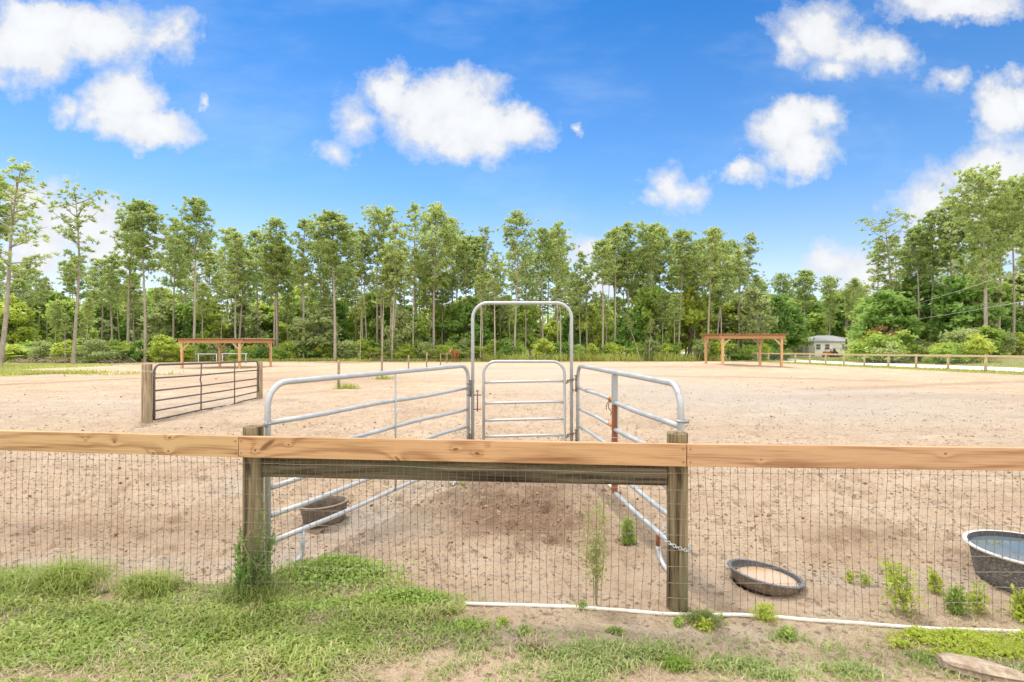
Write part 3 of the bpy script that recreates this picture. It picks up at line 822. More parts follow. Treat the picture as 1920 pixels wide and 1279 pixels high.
def pin_connector(name, parent, c, h, r=0.008, side=(0.05, 0.0)):
    mb = MB()
    x, y, z = c
    mb.tube([(x, y, z - h / 2), (x, y, z + h / 2)], r, 8)
    mb.tube([(x - 0.018, y, z + h / 2), (x + 0.018, y, z + h / 2)], r * 1.1, 6)
    for dz in (-h * 0.38, h * 0.30):
        mb.tube([(x - side[0], y, z + dz), (x + side[1], y, z + dz)], r * 0.9, 6)
        mb.ring((x, y, z + dz), r * 1.7, r * 0.55, n=10)
    return mb.build(name, M['pin'], parent, smooth=True)

RAILZ = [1.062, 0.809, 0.593, 0.390, 0.190]
def panel(name, p0, p1, label, ztop=1.345):
    t = thing(name, (p0[0], p0[1], hz(*p0)), label, 'livestock panel', 'galvanised chute panels')
    loc = t.location.copy()
    pts, P, L = arc_loop(p0, p1, hz(*p0) + 0.0, ztop, 0.16)
    mb = MB(); mb.tube(pts, 0.0225, 14); local(mb, loc).build('frame', M['galv'], t, smooth=True)
    return t, loc, P, L

def chute():
    # the panel on the left
    t, loc, P, L = panel('livestock_panel', (-1.755, 3.64), (-0.545, 6.3), 'galvanised pipe panel with straight rails forming the left side of the chute')
    for z in RAILZ:
        mb = MB(); pts = [P(0.024 + (L - .048) * k / 10, z + 0.006 * math.sin(k * 1.1 + z * 9)) for k in range(11)]
        mb.tube(pts, 0.019, 12); local(mb, loc).build('rail', M['galv'], t, smooth=True)
    mb = MB(); a = P(L * 0.492, 1.345 - 0.02); b = P(L * 0.492, 0.19)
    off = Vector((0.025, -0.012, 0)); mb.tube([a + off, b + off], 0.0095, 8); local(mb, loc).build('stay', M['galv_dull'], t, smooth=True)
    for s in (0.107, 0.9):
        mb = MB(); g = hz(P(L * s, 0).x, P(L * s, 0).y)
        q = [P(L * s, 0.19), P(L * s + .003, 0.06), P(L * s - 0.005, 0.005), P(L * s - 0.03, g + 0.025), P(L * s - 0.075, g + 0.005)]
        mb.tube(q, [0.019, 0.019, 0.019, 0.019, 0.016], 10); local(mb, loc).build('foot', M['galv'], t, smooth=True)
    mb = MB(); c = P(0, 1.06)
    mb.ring((c.x, c.y, c.z), 0.027, 0.008); mb.box((c.x + .004, c.y - .03, c.z), (0.02, 0.02, 0.045)); local(mb, loc).build('clamp', M['galv_dull'], t, smooth=True)
    o = pin_connector('connector_pin', t, (-0.512 - loc.x, 6.27 - loc.y, 1.06 - loc.z), 0.2)
    o = pin_connector('connector_pin', t, (-0.512 - loc.x, 6.27 - loc.y, 0.40 - loc.z), 0.2)
    # the panel on the right, with the repaired stay
    t, loc, P, L = panel('livestock_panel', (1.172, 3.52), (0.818, 6.3), 'galvanised pipe panel with a flat rusty brown stay forming the right side of the chute')
    S = L * 0.50
    for i, z in enumerate(RAILZ):
        mb = MB(); pts = [P(0.024 + (S - .03) * k / 6, z - 0.012 + 0.004 * math.sin(k + z * 7)) for k in range(7)]
        mb.tube(pts, 0.021, 12); local(mb, loc).build('rail', M['galv'], t, smooth=True)
        mb = MB(); pts = [P(S + 0.03 + (L - .054 - S) * k / 6, z + 0.012 + 0.004 * math.sin(k * 1.3 + z * 5)) for k in range(7)]
        r_end = 1
        mb.tube(pts, 0.018, 12); o = local(mb, loc).build('rail', M['galv'], t, smooth=True)
        if i in (0, 1, 4):
            mb = MB(); mb.tube([P(S + 0.02, z + .012), P(S + 0.17, z + 0.012)], 0.0192, 12)
            local(mb, loc).build('rust_patch', M['rust_light'], o, smooth=True)
    # flat channel stay
    ax = Vector((P(1, 0) - P(0, 0))).normalized(); nx = Vector((-ax.y, ax.x, 0))
    rot = Matrix((ax, nx, Vector((0, 0, 1)))).transposed().to_3x3()
    mb = MB(); c = P(S, 0)
    mb.box((c.x, c.y, (1.325 + 1.03) / 2), (0.05, 0.05, 0.295), rot); local(mb, loc).build('upper_stay', M['galv_dull'], t, bevel=0.004)
    mb = MB(); mb.box((c.x, c.y, (1.03 + 0.17) / 2), (0.05, 0.046, 0.86), rot); local(mb, loc).build('lower_stay', M['rust'], t, bevel=0.004)
    mb = MB(); mb.box((c.x + 0.02, c.y - 0.01, (1.03 + 0.80) / 2), (0.05, 0.012, 0.23), rot); local(mb, loc).build('stay_edge', M['galv_dull'], t)
    mb = MB(); mb.ring((c.x, c.y, 0.72), 0.036, 0.003, n=14); local(mb, loc).build('tie_wire', M['galv'], t)
    mb = MB(); g = hz(1.13, 3.85)
    q = [P(L * 0.135, 0.18), P(L * 0.135 + .006, 0.07)]
    mb.tube(q, 0.017, 10); local(mb, loc).build('foot_stub', M['rust'], t, smooth=True)
    mb = MB(); q = [P(L * 0.135 + .008, 0.072), P(L * .135, 0.045), P(L * 0.135 - 0.03, 0.0), P(L * .135 - 0.10, g + 0.02), P(L * .135 - 0.19, g + 0.004)]
    mb.tube(q, [0.019, .019, .019, .018, .016], 10); local(mb, loc).build('foot', M['galv'], t, smooth=True)
    mb = MB(); q = [P(L * 0.92, 0.18), P(L * 0.92, 0.02), P(L * .92 + .05, hz(.83, 6.1) + .005)]
    mb.tube(q, 0.018, 10); local(mb, loc).build('foot', M['galv'], t, smooth=True)
    mb = MB(); c = P(0, 1.095)
    mb.ring((c.x, c.y, c.z), 0.028, 0.009); mb.box((c.x + .035, c.y - .01, c.z), (0.035, 0.022, 0.03)); local(mb, loc).build('clamp', M['galv_dull'], t, smooth=True)
    pin_connector('connector_pin', t, (0.79 - loc.x, 6.27 - loc.y, 1.12 - loc.z), 0.2, side=(0.05, 0.02))
    pin_connector('connector_pin', t, (0.79 - loc.x, 6.27 - loc.y, 0.45 - loc.z), 0.2, side=(0.05, 0.02))
    # knotted twine on the second rail
    c = P(S + 0.12, 1.07)
    tw = thing('twine_knot', (c.x, c.y, c.z), 'orange and dark twine knotted round the right panel rail beside the rusty stay', 'twine')
    mb = MB()
    for k in range(4): mb.ring((-0.004 + 0.002 * k, 0.035 * k / 3 - 0.02, 0), 0.024, 0.005, (0.12, 1, 0.1 * k - .1), n=14, m=6)
    mb.build('wrap', M['twine'], tw, smooth=True)
    mb = MB()
    for sx in (-1, 1):
        mb.tube([(0, -.022, -0.012), (sx * 0.03, -.03, -0.04), (sx * 0.026, -.03, -0.085), (0.004, -.03, -0.125), (sx * 0.01, -.028, -.15)], 0.0042, 6)
    mb.tube([(-.02, -.02, 0), (-.05, -.028, -.06), (-.048, -.026, -.10)], 0.0035, 6)
    mb.build('loose_end', M['twine_dark'], tw, smooth=True)
    # wire loop on same rail near its far end
    c = P(L - 0.42, 1.074)
    mb = MB()
    for k in range(3): mb.ring((c.x, c.y + 0.012 * (k - 1), c.z), 0.024, 0.003, (0.2, 1, 0.3 * (k - 1)), n=14)
    mb.tube([(c.x + .01, c.y, c.z + .02), (c.x + .05, c.y - .01, c.z + .018), (c.x + .08, c.y, c.z + .005)], 0.003, 5)
    loc = Vector((c.x, c.y, c.z)); o = local(mb, loc).build('wire_tie', M['galv_dull'], smooth=True); o.location = loc
    tag(o, 'thin wire twisted round the far end of the right panel rail', 'wire')

    # chain looped round the right post
    ch = MB(); n = 30
    for k in range(n):
        a = 2 * math.pi * k / n
        x = 1.085 + (0.105 if math.cos(a) > 0 else 0.098) * math.cos(a); y = 3.30 + 0.135 * math.sin(a)
        x = 1.058 + 0.082 * math.cos(a) + (0.03 if math.sin(a) > 0 else 0) ; y = 3.245 + 0.082 * math.sin(a) + (0.2 * max(0, math.sin(a)))
        z = 0.352 - 0.03 * math.cos(a) 
        tng = Vector((-math.sin(a), math.cos(a), 0))
        nrm = Vector((0, 0, 1)) if k % 2 else Vector((math.cos(a), math.sin(a), 0.3))
        ch.ring((x, y, z), 0.0095, 0.0033, nrm, n=10, m=5)
    o = ch.build('chain', M['galv'], smooth=True)
    tag(o, 'silver link chain looped around the weathered right fence post', 'chain')
chute()

def bow_gate():
    x0, x1, y = -0.49, 0.742, 6.32
    g = hz(0.1, y)
    t = thing('bow_gate', (0.126, y, g), 'tall arched galvanised walk-through gate at the far end of the chute', 'gate')
    loc = t.location.copy()
    pts, P, L = arc_loop((x0, y), (x1, y), g - 0.02, 2.125, 0.19, 8)
    mb = MB(); mb.tube(pts, 0.021, 14); local(mb, loc).build('arch_frame', M['galv'], t, smooth=True)
    a0, a1 = -0.352, 0.655
    pts, P, L = arc_loop((a0, y), (a1, y), 0.05, 1.395, 0.15, 7)
    mb = MB(); mb.tube(pts + [pts[0]], 0.018, 12); leaf = local(mb, loc).build('gate_leaf', M['galv'], t, smooth=True)
    for z in (1.145, 0.885, 0.672, 0.47, 0.26):
        mb = MB(); mb.tube([(a0 + .018, y, z - 0.014), (a0 + 0.2, y, z - .012 + .004), (a1 - .2, y, z + .006), (a1 - .018, y, z + 0.004)], 0.0155, 10)
        local(mb, loc).build('rail', M['galv'], leaf, smooth=True)
    for z in (1.150, 0.475):
        mb = MB()
        mb.ring((a1 + 0.018, y - .005, z - .015), 0.018, 0.005, (0.2, 1, 0.3)); mb.ring((a1 + 0.045, y - .01, z), 0.018, 0.005, (0.9, 0.4, 0.2))
        mb.ring((x1, y, z + .01), 0.026, 0.006); mb.tube([(x1 - .02, y - .02, z + .03), (x1 - .055, y - .01, z - .01), (a1 + .02, y - .012, z - .025)], 0.005, 6)
        local(mb, loc).build('hinge', M['pin'], t, smooth=True)
    pin_connector('latch', t, (-0.43 - loc.x, y - 0.02 - loc.y, 0.9 - loc.z), 0.26, 0.008, (0.05, 0.05))
    for (x, z) in ((x0, 1.16), (x0, 0.98), (x1, 1.02)):
        mb = MB(); mb.ring((x, y, z), 0.024, 0.006); local(mb, loc).build('collar', M['galv_dull'], t, smooth=True)
bow_gate()

# ------------------------------------------------------------------ dark field gate, its posts and the fence line behind it
def field_gate():
    P1 = Vector((-7.60, 10.55)); P2 = Vector((-7.87, 15.8))
    for (p, top, r, lab) in ((P1, 1.17, 0.098, 'thick weathered wood post on the near end of the dark gate'), (P2, 1.0, 0.085, 'weathered wood post on the far end of the dark gate')):
        g = hz(p.x, p.y)
        mb = MB(); mb.lathe([(r * 1.06, -.3), (r * 1.05, 0), (r, 0.3), (r * 1.0, 0.8), (r * .99, top - g - .01), (r * .97, top - g), (0.001, top - g)], 16)
        mb.v = [(x * (1 + .03 * math.sin(z * 4)), yy, z) for (x, yy, z) in mb.v]
        o = mb.build('gate_post', M['post_grey'], smooth=True); o.location = (p.x, p.y, g)
        for q in o.data.polygons: q.use_smooth = abs(q.normal.z) < .7
        tag(o, lab, 'post')
    a = Vector((-7.50, 10.62)); b = Vector((-7.765, 15.5))
    t = thing('field_gate', (a.x, a.y, hz(a.x, a.y)), 'dark brown metal tube gate with a kinked bottom rail, open beyond the fence', 'gate')
    loc = t.location.copy()
    d = (b - a); L = d.length; d.normalize()
    def P(s, z): return Vector((a.x + d.x * s, a.y + d.y * s, z - 0.105 * s / L))
    def PP(s, z, off=0.0): return Vector((a.x + d.x * s - d.y * off, a.y + d.y * s + d.x * off, z - 0.115 * s / L))
    zt = 1.15; rad = 0.17
    pts = [PP(0, -0.01)] + [PP(0, zt - rad)]
    for k in range(1, 7):
        q = math.pi / 2 * k / 6; pts.append(PP(rad - rad * math.cos(q), zt - rad + rad * math.sin(q)))
    pts.append(PP(L / 2, zt - 0.01))
    for k in range(0, 7):
        q = math.pi / 2 * k / 6; pts.append(PP(L - rad + rad * math.sin(q), zt - rad + rad * math.cos(q)))
    pts.append(PP(L, 0.22))
    mb = MB(); mb.tube(pts, 0.024, 10); local(mb, loc).build('frame', M['gate_paint'], t, smooth=True)
    for i, z in enumerate((0.872, 0.607, 0.395, 0.183, -0.005)):
        mb = MB()
        if i < 4: pts = [PP(0.02, z), PP(L * .33, z - .015 + .006 * i), PP(L * 0.66, z), PP(L - .02, z + 0.012 * i)]
        else: pts = [PP(0.02, z), PP(L * .35, z + .015), PP(L * .60, z - .005), PP(L * .62, z - 0.025), PP(L * .8, z + .03), PP(L * .985, z + .03)]
        mb.tube(pts, 0.019, 10); local(mb, loc).build('rail', M['gate_paint'], t, smooth=True)
    for s, kink in ((0.36, 0.035), (0.70, 0.0)):
        mb = MB(); pts = [PP(L * s, zt, -.01), PP(L * s, 0.85), PP(L * s - kink, 0.76), PP(L * s + kink * .4, 0.62), PP(L * s, .4), PP(L * s, 0.0)]
        mb.tube(pts, 0.016, 8); local(mb, loc).build('upright', M['gate_paint'], t, smooth=True)
    for z in (0.97, 0.10):
        mb = MB(); mb.tube([PP(-.06, z), PP(0.03, z)], 0.014, 6); mb.ring(PP(0, z), 0.03, 0.008)
        local(mb, loc).build('hinge', M['gate_paint'], t, smooth=True)
    # wire strand round the near post
    mb = MB(); z = 1.03
    mb.ring((P1.x, P1.y, z), 0.101, 0.005, (0.05, 0, 1), n=18); mb.tube([(P1.x + .09, P1.y - .03, z - .005), (-7.49, 10.6, z - .1)], 0.005, 6)
    o = local(mb, (P1.x, P1.y, z)).build('tie_rope', M['hose'], smooth=True); o.location = (P1.x, P1.y, z)
    tag(o, 'pale rope tied around the thick gate post', 'rope')
    # thin post fence running back from the far gate post
    f = thing('pasture_fence', (-6.9, 20, hz(-6.9, 20)), 'line of slim wooden posts with thin wire running back towards the horse', 'fence')
    loc = f.location.copy()
    spots = [(635, 19.7, 1.10), (716, 25.9, 1.13), (766, 34.5, 1.13), (800, 42.0, 1.25), (826, 50.0, 1.2), (838, 57, 1.15)]
    tops = [Vector((P2.x, P2.y, 0.93))]
    for (px, Y, h) in spots:
        x = (px - 960) / F * Y; g = hz(x, Y)
        mb = MB(); mb.tube([(x, Y, g - .2), (x, Y, g + h * .5), (x + .01, Y, g + h)], [.055, .052, .05], 10)
        local(mb, loc).build('post', M['post_grey'], f, smooth=True)
        tops.append(Vector((x, Y, g + h - .12)))
    mb = MB()
    for dz in (0, -0.5):
        pts = []
        for q, w in zip(tops, tops[1:]):
            for k in range(6):
                e = q.lerp(w, k / 6); e.z += dz - 0.10 * math.sin(math.pi * k / 6); pts.append(e)
        mb.tube(pts, 0.0035, 4)
    local(mb, loc).build('strand', M['wire_grey'], f)
field_gate()

# ------------------------------------------------------------------ tubs
def tubs():
    # brown feed tub left
    x, y = -1.765, 4.78; g = hz(x, y)
    t = thing('feed_tub', (x, y, g), 'round muddy brown rubber feed tub standing behind the left panel', 'tub')
    t.scale = (1.04, 1.04, 0.88); t.rotation_euler = (R(-1), R(-4), 0)
    prof = [(0.10, 0.0), (0.165, 0.0), (0.172, 0.02), (0.185, 0.12), (0.193, 0.19), (0.193, 0.20), (0.18, 0.195), (0.172, 0.12), (0.16, 0.03), (0.001, 0.03)]
    mb = MB(); mb.lathe(prof, 40, 1.06, 1.0); mb.build('body', M['tub_brown'], t, smooth=True)
    mb = MB(); mb.ring((0, 0, 0.202), 0.196, 0.0095, n=40, m=8, sx=1.06); mb.build('rim', M['tub_rim'], t, smooth=True)
    # shallow black pan
    Yc = 3.56; x = (1432 - 960) / F * Yc; g = hz(x, Yc)
    t = thing('feed_pan', (x, Yc, g - 0.022), 'shallow black rubber pan of muddy water tilted on the sand', 'feed pan')
    t.scale = (0.88, 0.88, 0.70); t.rotation_euler = (R(-3.5), R(8.0), 0)
    prof = [(0.10, 0.0), (0.215, 0.0), (0.235, 0.03), (0.25, 0.085), (0.262, 0.13)]
    mb = MB(); mb.lathe(prof, 48); mb.build('outer_wall', M['pan_mud'], t, smooth=True)
    prof = [(0.262, 0.118), (0.278, 0.124), (0.283, 0.131), (0.278, 0.138), (0.265, 0.141), (0.252, 0.136)]
    mb = MB(); mb.lathe(prof, 48); mb.build('rim', M['pan_rim'], t, smooth=True)
    prof = [(0.254, 0.137), (0.246, 0.11), (0.235, 0.062), (0.225, 0.05), (0.19, 0.042), (0.001, 0.04)]
    mb = MB(); mb.lathe(prof, 48); mb.build('inner_wall', M['pan_black'], t, smooth=True)
    # level water inside, shaped by where the tilted wall meets it
    mb = MB(); n = 48
    rot = t.rotation_euler.to_matrix()
    inv = rot.inverted()
    vs = []
    for k in range(n):
        a = 2 * math.pi * k / n
        wl = None
        for r in np.linspace(0.05, 0.25, 60):
            zl = 0.075
            p = Vector((r * math.cos(a), r * math.sin(a), 0))
            # height of the level plane over this local point
            nrm = inv @ Vector((0, 0, 1)); z = (0.066 * 1.0 - nrm.x * p.x - nrm.y * p.y) / nrm.z
            wall = np.interp(r, [0.0, 0.19, 0.225, 0.235, 0.246, 0.254], [0.04, 0.042, 0.05, 0.062, 0.11, 0.137])
            if z < wall + 0.001: break
            wl = (p.x, p.y, z)
        vs.append(wl or (0.02 * math.cos(a), 0.02 * math.sin(a), 0.045))
    mb.add(vs, [tuple(range(n))]); mb.build('water', M['water_mud'], t)
    # big oval stock tank
    xt, yt = 3.63, 3.53; g = hz(xt, yt)
    t = thing('stock_tank', (xt, yt, g - .02), 'large grey stock tank full of water at the right edge', 'stock tank')
    t.rotation_euler = (R(0), R(0), R(0))
    t.scale = (1, 1, 0.64)
    sx, sy = 0.375, 0.365
    prof = [(0.3, 0.0), (0.74, 0.0), (0.80, 0.03), (0.84, 0.12), (0.875, 0.26), (0.90, 0.36), (0.93, 0.405)]
    mb = MB(); mb.lathe(prof, 64, sx, sy); mb.build('body', M['tank_grey'], t, smooth=True)
    prof = [(0.925, 0.395), (0.985, 0.40), (1.0, 0.412), (0.995, 0.425), (0.96, 0.43), (0.925, 0.424)]
    mb = MB(); mb.lathe(prof, 64, sx, sy); mb.build('rim', M['tank_rim'], t, smooth=True)
    prof = [(0.927, 0.425), (0.90, 0.36), (0.85, 0.2), (0.80, 0.05), (0.001, 0.04)]
    mb = MB(); mb.lathe(prof, 64, sx, sy); mb.build('inner_wall', M['pan_black'], t, smooth=True)
    mb = MB(); mb.lathe([(0.903, 0.372), (0.001, 0.372)], 64, sx, sy); mb.build('water', M['water_dark'], t)
tubs()

# ------------------------------------------------------------------ open sided shelters
def shelter(name, fx0, fx1, fy, depth, gz, label, ground_at):
    t = thing(name, ((fx0 + fx1) / 2, fy + depth / 2, gz), label, 'shelter', 'open sided timber shelters')
    loc = t.location.copy()
    hb = 2.18       # underside of beam
    for (x, y) in ((fx0, fy), (fx1, fy), (fx0, fy + depth), (fx1, fy + depth)):
        g = hz(x, y) - 0.3
        mb = MB(); mb.box((x, y, (g + gz + hb) / 2), (0.165, 0.165, gz + hb - g)); local(mb, loc).build('post', M['shelter_post'], t, bevel=0.01)
    zb = gz + hb
    for y in (fy - 0.10, fy + depth + .10):
        mb = MB(); mb.box(((fx0 + fx1) / 2, y, zb + 0.0), (fx1 - fx0 + 0.5, 0.045, 0.24)); local(mb, loc).build('beam', M['shelter_wood'], t, bevel=0.004)
    for x in (fx0 - 0.10, fx1 + 0.10):
        mb = MB(); mb.box((x, fy + depth / 2, zb - 0.004), (0.045, depth + 0.14, 0.23)); local(mb, loc).build('side_beam', M['shelter_wood'], t, bevel=0.004)
    n = 9
    for k in range(n):
        y = fy - 0.05 + (depth + .1) * k / (n - 1)
        mb = MB(); mb.box(((fx0 + fx1) / 2, y, zb + 0.16), (fx1 - fx0 + 0.55, 0.04, 0.085)); local(mb, loc).build('purlin', M['shelter_wood'], t)
    # knee braces
    for (x, y) in ((fx0, fy), (fx1, fy), (fx0, fy + depth), (fx1, fy + depth)):
        sx = 1 if x == fx0 else -1; sy = 1 if y == fy else -1
        for (dx, dy) in ((sx, 0), (0, sy)):
            mb = MB(); a = Vector((x + dx * .05, y + dy * .05, zb - 0.62)); b = Vector((x + dx * .58, y + dy * .58, zb - 0.10))
            d = (b - a); L = d.length; rot = d.to_track_quat('X', 'Z').to_matrix()
            mb.box((a + b) / 2, (L, 0.09, 0.09), rot); local(mb, loc).build('brace', M['fence_wood'], t, bevel=0.005)
    # corrugated tin
    x0, x1, y0, y1 = fx0 - 0.35, fx1 + 0.35, fy - 0.38, fy + depth + 0.38
    nx = int((x1 - x0) / 0.045); xs = np.linspace(x0, x1, nx); ys = np.array([y0, (y0 + y1) / 2, y1])
    X, Y = np.meshgrid(xs, ys)
    Z = zb + 0.232 + 0.022 * np.sign(np.sin(X * 2 * math.pi / 0.24)) + 0.012 * (Y - y0) / (y1 - y0)
    top = np.stack([X, Y, Z], -1).reshape(-1, 3); bot = top - np.array([0, 0, 0.012])
    V = np.concatenate([top, bot]) - np.array(loc)
    idx = np.arange(X.size).reshape(X.shape); m = X.size
    q = [np.stack([idx[:-1, :-1], idx[:-1, 1:], idx[1:, 1:], idx[1:, :-1]], -1).reshape(-1, 4)]
    q.append(q[0][:, ::-1] + m)
    for row in (idx[0], idx[-1]):
        q.append(np.stack([row[:-1], row[:-1] + m, row[1:] + m, row[1:]], -1))
    for colm in (idx[:, 0], idx[:, -1]):
        q.append(np.stack([colm[:-1], colm[1:], colm[1:] + m, colm[:-1] + m], -1))
    link('roof', npmesh('roof', V, quads=np.concatenate(q), mat=M['roof_tin']), t)
    return t
shelter('open_shelter', -26.7, -22.05, 41.0, 5.3, hz(-24.4, 42), 'open timber shelter with reddish tin roof, beyond the dark gate', None)
shelter('open_shelter', 16.3, 20.85, 39.2, 3.4, hz(18, 40.5), 'open timber shelter with reddish tin roof, on a dirt mound beside the board fence', None)

def rail_barrier(px0, px1, Y, label):
    x0 = (px0 - 960) / F * Y; x1 = (px1 - 960) / F * Y; g = hz((x0 + x1) / 2, Y)
    t = thing('hitching_rail', ((x0 + x1) / 2, Y, g), label, 'rail', 'pale rails behind the left shelter')
    w = (x1 - x0) / 2
    for s in (-1, 1):
        mb = MB(); mb.tube([(s * w, 0, -.2), (s * w, 0, 1.05)], 0.045, 8); mb.build('post', M['shed'], t, smooth=True)
    mb = MB(); mb.tube([(-w - .1, 0.0, 1.06), (0, 0, 1.05), (w + .1, 0, 1.06)], 0.042, 8); mb.build('rail', M['shed'], t, smooth=True)
rail_barrier(372, 406, 53, 'shorter pale rail between two posts, seen through the left half of the left shelter')
rail_barrier(417, 461, 53.6, 'longer pale rail between two posts, seen through the right half of the left shelter')

# ------------------------------------------------------------------ board fence along the road
def road_fence():
    f = thing('roadside_fence', (31.5, 45, hz(31.5, 45)), 'long pale board and post fence along the white road', 'fence')
    loc = f.location.copy(); ys = [25.3, 28.1, 30.9, 33.7, 36.6, 39.5, 42.4, 45.3, 48.1, 50.9, 53.6, 56.3, 59.2, 62.2, 65, 67.8]
    for y in ys:
        g = hz(31.5, y)
        mb = MB(); mb.tube([(31.5, y, g - .25), (31.5, y, g + .6), (31.5, y, g + 1.14)], [.085, .08, .078], 10)
        local(mb, loc).build('post', M['fence_wood'], f, smooth=True)
    for a, b in zip(ys, ys[1:]):
        za, zb = hz(31.5, a) + 1.05, hz(31.5, b) + 1.05
        mb = MB(); d = Vector((0, b - a, zb - za)); rot = d.to_track_quat('X', 'Z').to_matrix()
        mb.box((31.39, (a + b) / 2, (za + zb) / 2), (d.length - 0.006, 0.04, 0.145), rot); local(mb, loc).build('top_board', M['fence_wood'], f)
    mb = MB()
    for k in range(7):
        mb.tube([(31.44, y, hz(31.5, y) + 0.08 + 0.14 * k) for y in ys], 0.006, 3, cap=False)
    y = ys[0]
    while y < ys[-1]:
        g = hz(31.5, y); mb.tube([(31.44, y, g + .05), (31.44, y, g + .95)], 0.005, 3, cap=False); y += 0.2
    local(mb, loc).build('wire_mesh', M['wire_grey'], f)
road_fence()

# ------------------------------------------------------------------ white house and what stands by it
def house():
    Y = 90.0; x0, x1 = (1527 - 960) / F * Y, (1612 - 960) / F * Y; g = -1.0
    t = thing('small_house', ((x0 + x1) / 2, Y + 3.5, g), 'small white house with a low pale grey roof beyond the road', 'house')
    loc = t.location.copy(); D = 7.0; hw = 2.62
    mb = MB(); mb.box(((x0 + x1) / 2, Y + D / 2, g + hw / 2 - .1), (x1 - x0, D, hw + .2)); local(mb, loc).build('wall', M['house_wall'], t)
    mb = MB(); o = 0.35
    a, b, c, d = (x0 - o, Y - o), (x1 + o, Y - o), (x1 + o, Y + D + o), (x0 - o, Y + D + o)
    ze, zr = g + hw, g + hw + 1.05
    r0, r1 = (x0 + 2.6, Y + D / 2), (x1 - 2.6, Y + D / 2)
    vs = [(*a, ze), (*b, ze), (*c, ze), (*d, ze), (*r0, zr), (*r1, zr), (*a, ze - .12), (*b, ze - .12), (*c, ze - .12), (*d, ze - .12)]
    mb.add(vs, [(0, 1, 5, 4), (1, 2, 5), (2, 3, 4, 5), (3, 0, 4), (6, 7, 1, 0), (7, 8, 2, 1), (8, 9, 3, 2), (9, 6, 0, 3), (9, 8, 7, 6)])
    local(mb, loc).build('roof', M['shingle'], t)
    for px in (1534, 1551, 1583, 1599):
        x = (px - 960) / F * Y
        mb = MB()
        for sx in (-1, 1): mb.box((x + sx * .42, Y - .03, g + 1.6), (0.08, 0.06, 1.06))
        for sz in (-1, 1): mb.box((x, Y - .03, g + 1.6 + sz * .5), (0.76, 0.06, 0.08))
        mb.box((x, Y - .03, g + 1.6), (0.76, 0.05, 0.05))
        w = local(mb, loc).build('window', M['trim'], t)
        mb = MB(); mb.box((x, Y - .005, g + 1.6), (0.76, 0.03, 0.92)); local(mb, loc).build('pane', M['window_glass'], w)
    x = (1569 - 960) / F * Y
    mb = MB(); mb.box((x, Y - .02, g + 1.0), (0.95, 0.06, 2.05)); dr = local(mb, loc).build('door', M['trim'], t)
    mb = MB(); mb.tube([(x + .38, Y - .1, g + .95), (x + .38, Y - .05, g + .95)], 0.04, 8); local(mb, loc).build('handle', M['pin'], dr)
    for x in (x0, x1):
        mb = MB(); mb.box((x, Y - .01, g + hw / 2), (0.14, 0.05, hw - .02)); local(mb, loc).build('corner_trim', M['trim'], t)
    # wooden porch
    p = thing('porch_steps', ((1580 - 960) / F * 86, 86, hz(56, 86)), 'small pale wooden porch with railings in front of the white house', 'porch')
    mb = MB(); mb.box((0, 0, 0.5), (2.0, 2.2, 0.1))
    for k in range(3): mb.box((0, -1.3 - 0.28 * k, 0.38 - .15 * k), (1.2, 0.28, 0.05))
    mb.build('deck', M['fence_wood'], p)
    for sx in (-1, 1):
        for sy in (-1, 1):
            mb = MB(); mb.box((sx * .95, sy * 1.0, 0.75), (0.12, 0.12, 1.5)); mb.build('post', M['fence_wood'], p)
        mb = MB(); mb.box((sx * .95, 0, 1.42), (0.06, 1.88, 0.1)); mb.box((sx * .95, 0, 0.95), (0.04, 1.88, 0.08)); mb.build('railing', M['fence_wood'], p)
    # small orange tractor
    Yt = 82.0; x = (1556 - 960) / F * Yt; g2 = hz(x, Yt)
    tr = thing('garden_tractor', (x, Yt, g2), 'small rusty orange tractor with dark wheels parked before the white house', 'tractor')
    mb = MB(); mb.box((-0.5, 0, 0.75), (1.1, 0.55, 0.45), taper=.85); mb.box((0.35, 0, 0.6), (0.8, 0.4, 0.25)); mb.build('body', M['orange'], tr, bevel=.04)
    mb = MB(); mb.box((0.55, 0, 0.92), (0.42, 0.45, 0.1)); mb.box((0.75, 0, 1.15), (0.1, 0.45, 0.4)); mb.build('seat', M['rubber'], tr, bevel=.02)
    mb = MB(); mb.tube([(0.0, 0, 0.9), (0.2, 0, 1.2)], 0.03, 6); mb.ring((0.2, 0, 1.22), 0.18, 0.025, (0.6, 0, 1)); mb.build('steering_wheel', M['rubber'], tr)
    mb = MB(); mb.tube([(-.7, .1, 0.95), (-.7, .1, 1.5)], 0.035, 8); mb.build('exhaust', M['pin'], tr)
    for (wx, wy, wr) in ((0.55, -.5, .5), (0.55, .5, .5), (-.75, -.4, .28), (-.75, .4, .28)):
        mb = MB(); mb.ring((wx, wy, wr), wr * .78, wr * .24, (0, 1, 0), n=20, m=8); w = mb.build('wheel', M['rubber'], tr, smooth=True)
        mb = MB(); mb.tube([(wx, wy - .06, wr), (wx, wy + .06, wr)], wr * .55, 14); mb.build('rim', M['orange'], w)
    # second low machine
    Yt = 82.5; x = (1572 - 960) / F * Yt; g2 = hz(x, Yt)
    tr = thing('utility_cart', (x, Yt, g2), 'low white utility cart with dark wheels beside the orange tractor', 'cart')
    mb = MB(); mb.box((0, 0, 0.62), (1.5, 0.9, 0.12)); mb.box((0, -.43, .8), (1.5, .05, .25)); mb.box((0, .43, .8), (1.5, .05, .25)); mb.box((-.73, 0, .8), (.05, .8, .25)); mb.build('bed', M['trim'], tr)
    mb = MB(); mb.tube([(.75, 0, .6), (1.3, 0, .45)], .04, 6); mb.build('drawbar', M['pin'], tr)
